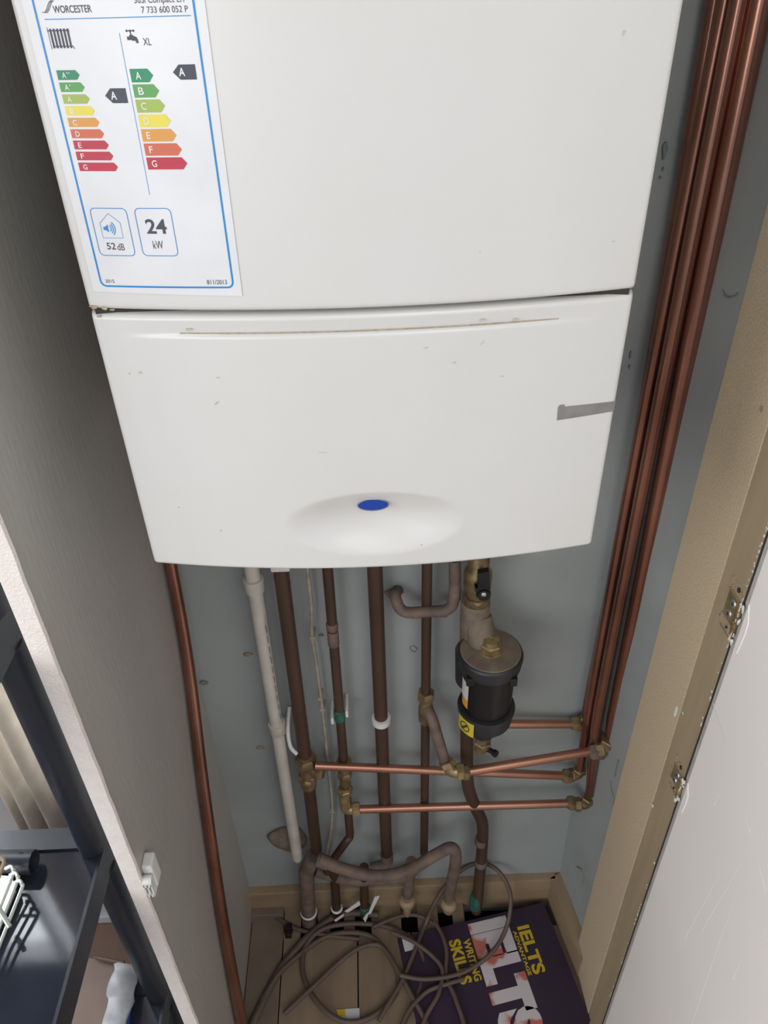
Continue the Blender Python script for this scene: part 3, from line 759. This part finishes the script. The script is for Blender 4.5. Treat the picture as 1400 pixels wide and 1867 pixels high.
bm = bmesh.new(); lathe(bm, (fx, fy, -.972), (0, 0, 1), [(0, .032), (.004, .0405), (.033, .0445), (.036, .0435), (.037, .0385)], 48); obj('base_ring', bm, 'blackring', flt, True)
bm = bmesh.new(); lathe(bm, (fx-.002, fy, -1.006), (0, 0, 1), [(0, .014), (.004, .020), (.018, .0225), (.036, .033)], 36); obj('base_cup', bm, 'blackring', flt, True)
bm = bmesh.new(); tube(bm, [(fx, fy+.004, -1.016), (fx-.002, fy+.006, -1.055)], .0115, 18); nut(bm, (fx, fy+.004, -1.038), (0, 0, 1), .015, .012)
obj('drain_body', bm, 'brass', flt, True)
bm = bmesh.new(); tube(bm, [(fx+.004, fy, -1.045), (fx+.016, fy-.012, -1.042)], .0045, 12); lathe(bm, (fx+.016, fy-.012, -1.042), (.6, -.7, .1), [(0, .006), (.006, .006)], 14); obj('drain_tap', bm, 'black', flt, True)
# stickers on the body: curved patches
def patch(a0, a1, z0, z1, r, m, name, sh=0):
    bm = bmesh.new(); n = 8; pv = None
    for i in range(n+1):
        a = math.radians(a0+(a1-a0)*i/n); x, y = fx+r*math.cos(a), fy+r*math.sin(a); s_ = sh*i/n
        v = (bm.verts.new((x, y, z0+s_)), bm.verts.new((x, y, z1+s_)))
        if pv: bm.faces.new((pv[0], v[0], v[1], pv[1]))
        pv = v
    return obj(name, bm, m, flt, True)
patch(186, 214, -.904, -.868, .0396, 'print', 'side_sticker'); patch(190, 214, -.922, -.904, .0393, 'orange', 'side_sticker')
patch(196, 238, -.970, -.940, .0450, 'yellow', 'warning_sticker')
bm = bmesh.new()
a = math.radians(217); nx, ny = math.cos(a), math.sin(a); tx, ty = -ny, nx; c_ = Vector((fx+.0453*nx, fy+.0453*ny, -.955))
tube(bm, [c_+Vector((tx*.009*math.cos(t), ty*.009*math.cos(t), .009*math.sin(t))) for t in [k*math.pi/8 for k in range(17)]], .0008, 5); tube(bm, [c_+Vector((tx*.005*s_, ty*.005*s_, .006*s_)) for s_ in (-1, 1)], .002, 6)
obj('warning_mark', bm, 'ink', flt)
# angled connector from the filter up to the valve
bm = bmesh.new(); vx, vy = .146, .822
tube(bm, smoothpath([(vx, vy, -.755), (vx, vy, -.79), (vx+.002, vy, -.83), (vx+.004, vy-.002, -.92)], 5), [.021+.0002*k for k in range(16)], 24)
tube(bm, smoothpath([(vx+.004, vy-.004, -.785), (vx+.010, vy-.018, -.815), (fx-.004, fy+.030, -.862)], 5), [.020+.0004*k for k in range(11)], 24)
obj('inlet_body', bm, 'dust', flt, True)
bm = bmesh.new(); lathe(bm, (vx+.005, vy, -.93), (0, 0, 1), [(0, .016), (.01, .030), (.07, .032), (.08, .028)], 28); obj('rear_housing', bm, 'blackring', flt, True)
# isolating valve above
vv = root('isolating_valve', (vx, vy, -.75), 'brass isolating valve with a black handle, under the boiler', 'valve')
bm = bmesh.new()
lathe(bm, (vx, vy, -.768), (0, 0, 1), [(0, .019), (.003, .021), (.021, .021), (.024, .018)], 8)
lathe(bm, (vx+.001, vy, -.745), (0, 0, 1), [(0, .0155), (.012, .0165), (.02, .020), (.045, .0195), (.052, .015), (.16, .015), (.30, .013)], 26)
obj('body', bm, 'brass', vv, True)
bm = bmesh.new(); p = at(878, 1062, Y=.795)
lathe(bm, at(882, 1085, Y=.79)+Vector((0, .012, 0)), (0, -1, 0), [(0, .010), (.010, .0105), (.014, .009)], 20)
prism(bm, [at(u, v, Y=.79) for u, v in ((872, 1046), (892, 1042), (894, 1080), (888, 1094), (874, 1094), (866, 1078), (866, 1070), (871, 1074))], (0, .009, 0))
hd = obj('handle', bm, 'black', vv, True)
bm = bmesh.new(); lathe(bm, at(882, 1085, Y=.777), (0, -1, 0), [(-.003, .0035), (0, .0035), (.001, .002)], 14); obj('handle_screw', bm, 'silver', hd, True)
# pipe under the filter to the floor
o = root('tarnished_pipe', at(868, 1645, Y=.83), 'wide brown pipe snaking from the filter to the floor on the right', 'pipe')
bm = bmesh.new(); tube(bm, smoothpath([(vx+.002, vy, -.93), (vx, .832, -1.0), at(851, 1360, Y=.835), at(853, 1430, Y=.835), at(866, 1470, Y=.835), at(879, 1500, Y=.835), at(879, 1540, Y=.835), at(874, 1600, Y=.835), at(868, 1660, Y=.835)], 7), .0113, 20)
obj('pipe_run', bm, 'copper_dk', o, True)
for v in (1533, 1572):
    p = at(877, v, Y=.835); bm = bmesh.new(); lathe(bm, p-Vector((0, 0, .009)), (0, 0, 1), [(0, .0115), (.002, .0125), (.016, .0125), (.018, .0115)], 22); obj('solder_joint', bm, 'copper_dusty', o, True)
p = at(867, 1640, Y=.835); bm = bmesh.new(); lathe(bm, p-Vector((0, 0, .03)), (0, 0, 1), [(0, .0118), (.004, .0135), (.04, .0125), (.05, .0115)], 18); obj('verdigris_collar', bm, 'green', o, True)
# 10 copper risers on the right
def riser(uv, Y, r, m, label, fit=None, group='copper risers in the right corner'):
    pts = [at(*q, Y=Y) if len(q) == 2 else at(q[0], q[1], Y=q[2]) for q in uv]
    top = pts[0]+(pts[0]-pts[1]).normalized()*.6
    o = root('copper_riser', pts[-1], label, 'pipe', group)
    bm = bmesh.new(); tube(bm, [top]+smoothpath(pts, 5), r, 22); obj('pipe_run', bm, m, o, True)
    return o, pts[-1]
ra, ea = riser(((1303, 0), (1154, 860), (1076, 1260), (1067, 1312)), .862, .0082, 'copper', 'rearmost copper riser, leftmost of the four at the top')
rb_, eb = riser(((1322, 0), (1146, 900), (1082, 1250), (1067, 1340), (1056, 1406)), .845, .0082, 'copper', 'second copper riser from the left, ending at the middle cross pipe')
rc, ec = riser(((1347, 0), (1169, 900), (1092, 1290), (1084, 1360), (1075, 1448)), .826, .0086, 'copper', 'third copper riser from the left, reaching lowest')
rd_, ed = riser(((1386, 0), (1203, 900), (1124, 1285), (1112, 1352)), .822, .0118, 'copper', 'rightmost and thickest of the four copper risers')
def hpipe(a, b, r, label, m='copper_h'):
    o = root('cross_pipe', a, label, 'pipe', 'horizontal copper cross pipes'); obj('pipe_run', tb([a, b], r, 20), m, o, True); return o
# A
a = at(574, 1396, Y=.832); b = at(1050, 1415, Y=.842)
hA = hpipe(a, b, .0077, 'horizontal copper pipe from the wide left pipe tee, upper of the left-hand pair')
comp_nut('compression_nut', at(1034, 1415, Y=.842), (1, 0, 0), .0077, 'brass', hA)
obj('elbow_fitting', elbow_bm(Vector((eb.x, eb.y, b.z)), (0, 0, 1), (-1, 0, 0), .0070, .013), 'brass', hA, True)
# B
a = at(640, 1476, Y=.832); b = at(1060, 1464, Y=.830)
hB = hpipe(a, b, .0077, 'lowest horizontal copper pipe, crossing between brass elbows')
comp_nut('compression_nut', at(1042, 1464, Y=.830), (1, 0, 0), .0077, 'brass', hB)
obj('elbow_fitting', elbow_bm(Vector((ec.x-.002, ec.y, b.z+.002)), (.1, 0, 1), (-1, 0, 0), .0075, .016), 'brass', hB, True)
bm = bmesh.new(); c_ = at(634, 1476, Y=.832); tube(bm, fillet([c_+Vector((.02, 0, 0)), c_+Vector((-.004, 0, 0)), at(628, 1452, Y=.836), at(628, 1435, Y=.84)], .01), .0102, 18); nut(bm, c_+Vector((.015, 0, 0)), (1, 0, 0), .0135, .014); nut(bm, at(628, 1442, Y=.838), (0, 0, 1), .0130, .012)
obj('elbow_fitting', bm, 'brass_br', hB, True)
# C
a = at(838, 1409, Y=.79); b = at(1100, 1366, Y=.815)
hC = hpipe(a, b, .0078, 'rising copper pipe in front, slanting up to the rightmost riser')
comp_nut('compression_nut', at(848, 1408, Y=.791), b-a, .0077, 'brass', hC, .012)
comp_nut('compression_nut', at(1083, 1370, Y=.813), b-a, .0080, 'copper_dusty', hC)
bm = elbow_bm(Vector((ed.x-.002, ed.y-.004, ed.z-.010)), (0, 0, 1), (-1, -.1, -.12), .0098, .017); obj('elbow_fitting', bm, 'brass', hC, True)
# D
a = at(905, 1320, Y=.850); b = at(1062, 1320, Y=.857)
hD = hpipe(a, b, .0077, 'short horizontal copper pipe emerging behind the black filter')
comp_nut('compression_nut', at(1050, 1319, Y=.856), (1, 0, 0), .0077, 'brass', hD)
obj('elbow_fitting', elbow_bm(Vector((ea.x+.001, .857, b.z)), (0, 0, 1), (-1, 0, 0), .0072, .013), 'brass', hD, True)
# 11 lagged pipe crossing low and the pipe ends at the floor
o = root('floor_pipe', at(820, 1640, Y=.80), 'dusty sagging pipe crossing low, with a hooked bend at its right end', 'pipe')
bm = bmesh.new(); tube(bm, smoothpath([at(582, 1566, Y=.80), at(625, 1584, Y=.79), at(690, 1597, Y=.785), at(745, 1586, Y=.785), at(795, 1558, Y=.79), at(822, 1546, Y=.79), at(831, 1562, Y=.79), at(824, 1605, Y=.805), at(818, 1638, Y=.82)], 8), .0112, 20)
obj('pipe_run', bm, 'copper_dusty', o, True)
bm = bmesh.new(); lathe(bm, at(588, 1570, Y=.80), at(625, 1584, Y=.79)-at(588, 1570, Y=.80), [(-.012, .011), (-.01, .0135), (.012, .0135), (.014, .0112)], 20); obj('end_collar', bm, 'copper_dusty', o, True)
bm = bmesh.new(); lathe(bm, at(818, 1650, Y=.825), (0, 0, 1), [(-.02, .012), (0, .015), (.004, .0175), (.012, .016), (.016, .0112)], 20); obj('floor_collar', bm, 'skirt', o, True)
o = root('floor_pipe', at(560, 1660, Y=.835), 'stubby dark pipe end at the far left floor notch', 'pipe')
bm = bmesh.new(); tube(bm, [at(572, 1560, Y=.835), at(558, 1590, Y=.835), at(560, 1625, Y=.835), at(564, 1690, Y=.835)], .0155, 20); obj('pipe_run', bm, 'copper_dusty', o, True)
bm = bmesh.new(); lathe(bm, at(563, 1664, Y=.835), (0, 0, 1), [(0, .0165), (.003, .018), (.006, .0165)], 24); obj('sealing_ring', bm, 'clip', o, True)
o = root('floor_pipe', at(613, 1650, Y=.84), 'slim dark pipe end in the second floor notch from the left', 'pipe')
obj('pipe_run', tb([at(606, 1580, Y=.84), at(611, 1615, Y=.84), at(615, 1680, Y=.84)], .0095, fil=.01), 'copper_dk', o, True)
bm = bmesh.new(); lathe(bm, at(614, 1657, Y=.84), (0, 0, 1), [(0, .0105), (.003, .013), (.006, .0105)], 24); obj('sealing_ring', bm, 'clip', o, True)
o = root('floor_pipe', at(663, 1650, Y=.84), 'slim dark pipe with verdigris and two white tie straps, behind the cable coil', 'pipe')
obj('pipe_run', tb([at(664, 1580, Y=.84), at(664, 1610, Y=.84), at(665, 1690, Y=.84)], .0090, fil=.01), 'copper_dk', o, True)
bm = bmesh.new(); lathe(bm, at(666, 1660, Y=.84), (0, 0, 1), [(0, .0095), (.003, .0125), (.018, .0115), (.02, .0095)], 18); obj('verdigris_collar', bm, 'green', o, True)
for q in (((628, 1662), (655, 1643), (657, 1650), (634, 1664)), ((609, 1678), (626, 1667), (627, 1670), (612, 1681)), ((683, 1636), (692, 1634), (676, 1666), (670, 1668)), ((662, 1675), (670, 1664), (671, 1670), (666, 1682))):
    bm = bmesh.new(); prism(bm, [at(u, v, Y=.822) for u, v in q], (0, .0015, 0)); obj('tie_strap', bm, 'clip', o)
o = root('floor_pipe', at(742, 1640, Y=.84), 'pipe end with a cream collar directly beneath the narrow right pipe', 'pipe')
obj('pipe_run', tb([at(750, 1570, Y=.838), at(746, 1605, Y=.838), at(743, 1632, Y=.838)], .0112, fil=.01), 'copper_dusty', o, True)
bm = bmesh.new(); p = at(742, 1640, Y=.838); lathe(bm, p-Vector((0, 0, .06)), (0, 0, 1), [(0, .008), (.045, .009), (.047, .0165), (.060, .0175), (.066, .012)], 22); obj('floor_collar', bm, 'skirt', o, True)
o = root('floor_pipe', at(640, 1590, Y=.83), 'dusty horizontal pipe tucked under the sagging pipe', 'pipe')
obj('pipe_run', tb([at(575, 1588, Y=.845), at(640, 1607, Y=.84), at(740, 1600, Y=.84), at(760, 1580, Y=.845)], .0112, fil=.03), 'copper_dusty', o, True)

# ================================================================== THINGS ON THE CUPBOARD FLOOR
# book
ZB = ZF+.014
A = at(991, 1645, Z=ZB); B = at(1077, 1862, Z=ZB); D = at(721, 1690, Z=ZB)
bu = (B-A); bw = bu.length; bu.normalize()
bv = (D-A); bh = bv.length; bv = (bv-bu*bv.dot(bu)).normalized()
book = root('book', (A+B+D)/3, 'purple IELTS writing skills book lying on the floor under the cable', 'book')
def bq(s, t, z=0): p = A+bu*s*bw+bv*t*bh; return Vector((p.x, p.y, ZB+z))
bm = bmesh.new(); prism(bm, [bq(.006, .006, -.012), bq(.985, .006, -.012), bq(.985, .994, -.012), bq(.006, .994, -.012)], (0, 0, .011)); obj('pages', bm, 'pages', book)
bm = bmesh.new(); prism(bm, [bq(0, 0, -.001), bq(1, 0, -.001), bq(1, 1, -.001), bq(0, 1, -.001)], (0, 0, .0008))
prism(bm, [bq(0, 0, -.0135), bq(1, 0, -.0135), bq(1, 1, -.0135), bq(0, 1, -.0135)], (0, 0, .0008)); prism(bm, [bq(0, 0, -.0135), bq(.006, 0, -.0135), bq(.006, 1, -.0135), bq(0, 1, -.0135)], (0, 0, .013))
cov = obj('cover', bm, 'purple', book)
def booktext(name, items, m, z=.0002):
    bm = bmesh.new()
    for body, s0, s1, t0, t1, bold in items:
        for pg in text_polys(body, s0, s1, -t1, -t0, bold):
            try: bm.faces.new([bm.verts.new(bq(x, -y, z)) for x, y in pg])
            except ValueError: pass
    return obj(name, bm, m, cov)
def st(u, v):
    p = at(u, v, Z=ZB)-A; return p.dot(bu)/bw, p.dot(bv)/bh
s0, t0 = st(962, 1689); s1, t1 = st(976, 1774)
booktext('title_lettering', [('IELTS', .155, .565, .150, .232, .035)], 'bookyellow')
booktext('subtitle_lettering', [('ADVANTAGE', .18, .56, .242, .266, .03)], 'bookyellow')
booktext('subtitle_lettering', [('WRITING', .15, .50, .550, .598, .03)], 'bookyellow')
booktext('subtitle_lettering', [('SKILLS', .13, .50, .612, .690, .04)], 'bookyellow')
booktext('photo_lettering', [('IELTS', .03, .99, .275, .540, .07)], 'photo')
bm = bmesh.new(); prism(bm, [bq(.02, .905, .0006), bq(.13, .90, .0006), bq(.13, .975, .0006), bq(.02, .975, .0006)], (0, 0, .0006)); obj('price_sticker', bm, 'label', book)
# coiled brown cable
def floorpath(pl, z, wob=.004):
    out = []
    for i, q in enumerate(pl):
        zz = z+(q[2] if len(q) > 2 else wob*math.sin(i*1.7))
        out.append(at(q[0], q[1], Z=zz))
    return smoothpath(out, 7)
def cable(name, pl, r, label, z=ZF+.012, wob=.004, cat='cable', group=None):
    bm = bmesh.new(); tube(bm, floorpath(pl, z, wob), r, 10)
    return tag(obj(name, bm, 'hose', None, True), label, cat, group)
cable('brown_hose', [(455, 1880), (470, 1846), (490, 1805), (512, 1765), (536, 1735), (560, 1709), (594, 1681), (622, 1668), (655, 1664), (690, 1668)], .0078, 'thicker brown hose curving up from the bottom left of the cupboard floor', ZF+.008, .001, 'hose')
cable('brown_cable', [(480, 1820), (511, 1772), (557, 1732), (594, 1708), (636, 1700), (677, 1708), (708, 1740), (726, 1780), (718, 1817), (687, 1848), (650, 1863), (615, 1858), (583, 1833), (559, 1796), (551, 1758), (560, 1720), (590, 1693), (640, 1684), (700, 1688), (740, 1705), (765, 1731), (772, 1765), (763, 1810), (738, 1860), (725, 1890)], .0054, 'brown cable coiled in a full round loop on the bare boards', ZF+.010, .002)
cable('brown_cable', [(518, 1848), (546, 1822), (574, 1796), (610, 1762), (646, 1733), (677, 1722), (700, 1730), (729, 1775), (750, 1815), (770, 1850), (785, 1885)], .0050, 'straight loose end of brown cable lying across the round loop', ZF+.018, .001)
cable('brown_cable', [(690, 1862), (703, 1839), (735, 1784), (759, 1726), (777, 1681), (796, 1640, .05), (830, 1595, .09), (872, 1573, .11), (908, 1588, .11), (930, 1630, .08), (925, 1685, .04), (900, 1733, .02), (860, 1765, .006), (820, 1780, .006), (770, 1785, .006), (730, 1778, .006)], .0045, 'thin brown cable rising in a tall arch over the purple book', ZF+.022, .002)
cable('brown_cable', [(792, 1680), (806, 1705), (814, 1735), (813, 1778), (828, 1815), (843, 1858), (850, 1890)], .0045, 'short brown cable crossing the writing skills lettering of the book', ZF+.022, .001)
cable('brown_cable', [(845, 1785), (815, 1794), (782, 1806), (760, 1825), (743, 1846), (728, 1880)], .0045, 'brown cable bending left off the lower part of the book', ZF+.024, .001)
cable('brown_cable', [(715, 1700), (750, 1715), (785, 1740), (806, 1768), (800, 1810), (778, 1850), (765, 1885)], .0044, 'brown cable curling across the dark left end of the book', ZF+.026, .001)
cable('brown_cable', [(452, 1612, .06), (458, 1630, .04), (480, 1655, .01), (510, 1676), (545, 1695), (600, 1706), (655, 1712)], .0045, 'thin brown cable trailing from the left end of the skirting', ZF+.008, .001)
cable('brown_cable', [(680, 1690), (715, 1675), (745, 1668), (770, 1672), (800, 1690)], .0044, 'short brown cable behind the coil near the cream collar', ZF+.014, .001)
# small label scrap
q = [at(u, v, Z=ZF+.001) for u, v in ((614, 1841), (655, 1838), (656, 1862), (618, 1862))]
o = root('paper_tag', q[0], 'small white and yellow paper tag inside the cable loop', 'tag')
bm = bmesh.new(); prism(bm, q, (0, 0, .0006)); obj('paper', bm, 'label', o)
q = [at(u, v, Z=ZF+.0018) for u, v in ((613, 1841), (629, 1840), (630, 1853), (616, 1854))]
bm = bmesh.new(); prism(bm, q, (0, 0, .0005)); obj('yellow_corner', bm, 'bookyellow', o)
bm = bmesh.new(); p = at(526, 1698, Z=ZF); box(bm, p.x-.006, p.x+.008, p.y-.016, p.y+.012, ZF, ZF+.014, bev=.003); box(bm, p.x-.009, p.x+.010, p.y-.004, p.y+.001, ZF, ZF+.017, bev=.002)
tag(obj('pipe_clip', bm, 'black', None), 'small black plastic clip lying on the left floor board', 'clip')

# white plastic catch on the left board
cx = XL
o = root('door_catch', (cx, .515, -.91), 'white plastic magnetic door catch on the inner face of the left board', 'catch')
p1 = at(283, 1610, X=cx+.006)
bm = bmesh.new(); box(bm, cx, cx+.013, .512, .532, -.925, -.880, bev=.0025); obj('body', bm, 'clip', o)
bm = bmesh.new(); box(bm, cx+.001, cx+.011, .500, .513, -.926, -.922); box(bm, cx+.001, cx+.011, .500, .513, -.904, -.900)
for k in range(3): box(bm, cx+.001+k*.0045, cx+.0025+k*.0045, .5, .513, -.926, -.900)
obj('roller_frame', bm, 'clip', o)
bm = bmesh.new(); lathe(bm, (cx+.0005, .505, -.896), (1, 0, 0), [(0, .0055), (.001, .0062), (.011, .0062), (.012, .0055)], 20); obj('roller', bm, 'clip', o, True)

# ================================================================== ROOM ON THE LEFT
# curtain
bm = bmesh.new(); n = 90; g = []
for i in range(n+1):
    t = i/n; x = -.568-.095*t; y = .815+.020*math.sin(t*21)+.008*math.sin(t*9+1)
    g.append([bm.verts.new((x-.03*(k/8)*math.sin(t*9)*0, y*(1)+(.006*math.sin(k*.6+t*10)), .62-2.02*k/8)) for k in range(9)])
for i in range(n):
    for k in range(8): bm.faces.new((g[i][k], g[i+1][k], g[i+1][k+1], g[i][k+1]))
cu = obj('curtain', bm, 'curtain', None, True); md = cu.modifiers.new('thick', 'SOLIDIFY'); md.thickness = .0008
tag(cu, 'beige pleated curtain hanging by the window behind the black shelving', 'curtain')
# shelving unit
SX1, SY1, SY0 = -.352, .576, .20; SX0 = -1.05; PX, PYY = -.3635, .550
su = root('shelving_unit', (-.7, .39, ZF), 'black plastic shelving unit standing left of the cupboard', 'shelving')
for zt in (-.495, -.895, -1.305):
    bm = bmesh.new(); box(bm, SX0, SX1-.001, SY0, SY1, zt-.042, zt)
    sh = obj('shelf_board', bm, 'shelf_gloss', su)
    bm = bmesh.new()
    box(bm, SX1-.003, SX1+.001, SY0, SY1, zt-.043, zt+.0015); box(bm, SX0, SX1, SY1-.028, SY1+.001, zt-.043, zt+.004); box(bm, SX0, SX1, SY0-.001, SY0+.026, zt-.043, zt+.004)
    obj('rim', bm, 'shelf', sh)
for (x, y) in ((PX, PYY), (SX0+.03, PYY), (PX, SY0+.028), (SX0+.03, SY0+.028)):
    for za, zb in ((-.537, -.891), (-.937, -1.301), (-1.347, ZF+.004), (.1, -.495)):
        bm = bmesh.new(); lathe(bm, (x, y, zb), (0, 0, 1), [(0, .0150), (.004, .0175), (za-zb-.004, .0175), (za-zb, .0150)], 26)
        if (x, y) == (PX, SY0+.028) and za in (-.537, .1): bm.free(); continue
        obj('pole', bm, 'shelf', su, True)
# spare tube on the shelf
a = at(-30, 1573, Z=-.878); b = at(62, 1572, Z=-.878)
o = root('spare_pole', a, 'short black tube with a hole lying at the back of the shelf', 'tube')
bm = bmesh.new(); d_ = (b-a); Lh = d_.length; lathe(bm, a, d_, [(0, .012), (.002, .0145), (Lh-.002, .0145), (Lh, .0145), (Lh, .0120), (Lh-.02, .0115)], 24); obj('tube', bm, 'shelf', o, True)
bm = bmesh.new(); p = at(38, 1562, Z=-.866); lathe(bm, p, (0, -.5, 1), [(-.003, .0050), (.0006, .0050)], 16); obj('peg_hole', bm, 'void', o)
# wire rack
o = root('wire_rack', at(0, 1700, Z=-.87), 'white wire rack lying on the black shelf at the picture edge', 'rack')
for (u, v) in ((20, 1580), (28, 1592), (36, 1606)):
    pts = [at(u-10, v+4, Z=-.865), at(u, v, Z=-.862), at(u+4, v+8, Z=-.862), at(u+3, v+16, Z=-.864), at(u-34, v+110, Z=-.872), at(u-60, v+180, Z=-.872)]
    bm = bmesh.new(); tube(bm, smoothpath(pts, 6), .0021, 10); obj('wire', bm, 'wire', o, True)
bm = bmesh.new(); tube(bm, [at(-6, 1650, Z=-.858), at(18, 1690, Z=-.868)], .0028, 10); obj('cross_bar', bm, 'wire', o, True)
bm = bmesh.new()
prism(bm, [at(u, v, Z=-.885) for u, v in ((-40, 1600), (26, 1604), (30, 1625), (-10, 1720), (-40, 1760))], (0, 0, .008)); obj('tray_plate', bm, 'wire', o)
bm = bmesh.new(); tube(bm, fillet([at(-30, 1566, Z=-.83), at(10, 1566, Z=-.83), at(-4, 1605, Z=-.835), at(-20, 1640, Z=-.84)], .006), .0022, 10)
tag(obj('bamboo_frame', bm, 'skirt', None, True), 'thin tan frame rim standing above the wire rack', 'frame')
# cardboard box, bag and pencil on the lowest shelf
q1 = at(142, 1745, Y=.60); zt = q1.z; ZS = -1.305
q = [q1, at(222, 1753, Z=zt), at(196, 1900, Z=zt), at(95, 1900, Z=zt)]
o = root('cardboard_box', (q[0].x, q[0].y, ZS), 'pinkish brown cardboard box on the lowest black shelf', 'box')
bm = bmesh.new(); prism(bm, q, (0, 0, ZS-zt+.0008)); obj('carton', bm, 'card', o)
zb_ = zt-.012
bm = bmesh.new()
nb = 14; g = []
c00, c10, c01, c11 = at(224, 1759, Z=zb_), at(245, 1768, Z=zb_), at(197, 1890, Z=zb_), at(228, 1890, Z=zb_)
for i in range(nb+1):
    row = []
    for j in range(nb*2+1):
        s_, t_ = i/nb, j/(nb*2); p = c00.lerp(c10, s_).lerp(c01.lerp(c11, s_), t_)
        p.z += .008*noise.noise(p*40)+.004*math.sin(s_*math.pi); row.append(bm.verts.new(p))
    g.append(row)
for i in range(nb):
    for j in range(nb*2): bm.faces.new((g[i][j], g[i+1][j], g[i+1][j+1], g[i][j+1]))
o = root('plastic_bag', c00, 'crumpled pale plastic bag with a blue edge beside the cardboard box', 'bag')
bo = obj('bag_body', bm, 'bag', o, True); md = bo.modifiers.new('thick', 'SOLIDIFY'); md.thickness = .02; md.offset = -1
bm = bmesh.new(); tube(bm, [c10+Vector((.001, 0, .002)), c10.lerp(c11, .5)+Vector((.001, 0, .004)), c11+Vector((.001, 0, .002))], .0035, 8); obj('blue_edge', bm, 'bagblue', o, True)
a = at(170, 1745, Z=zt+.006); b = at(226, 1756, Z=zt+.006)
bm = bmesh.new(); tube(bm, [a, a.lerp(b, .15), b], [.001, .0028, .0032], 10); tag(obj('pencil', bm, 'copper_dk', None, True), 'dark pencil lying on the cardboard box', 'pencil')
bm = bmesh.new(); p = at(287, 1762, Z=-1.60); box(bm, p.x-.02, p.x+.02, p.y-.006, p.y+.006, -1.606, -1.594, bev=.003); box(bm, p.x-.018, p.x+.018, p.y-.004, p.y+.004, ZF, -1.606)
tag(obj('blue_handle', bm, 'bagblue', None), 'small bright blue object between the shelf pole and the cream board edge', 'object')
bm = bmesh.new(); p = at(283, 1835, Z=-1.60); bmesh.ops.create_uvsphere(bm, u_segments=20, v_segments=14, radius=1)
for v in bm.verts: v.co = Vector((p.x+v.co.x*.035, p.y+v.co.y*.04, -1.64+v.co.z*.044*(1+.15*noise.noise(v.co*2))))
tag(obj('black_shoe', bm, 'black', None, True), 'rounded black item on the floor by the bottom of the shelving', 'object')
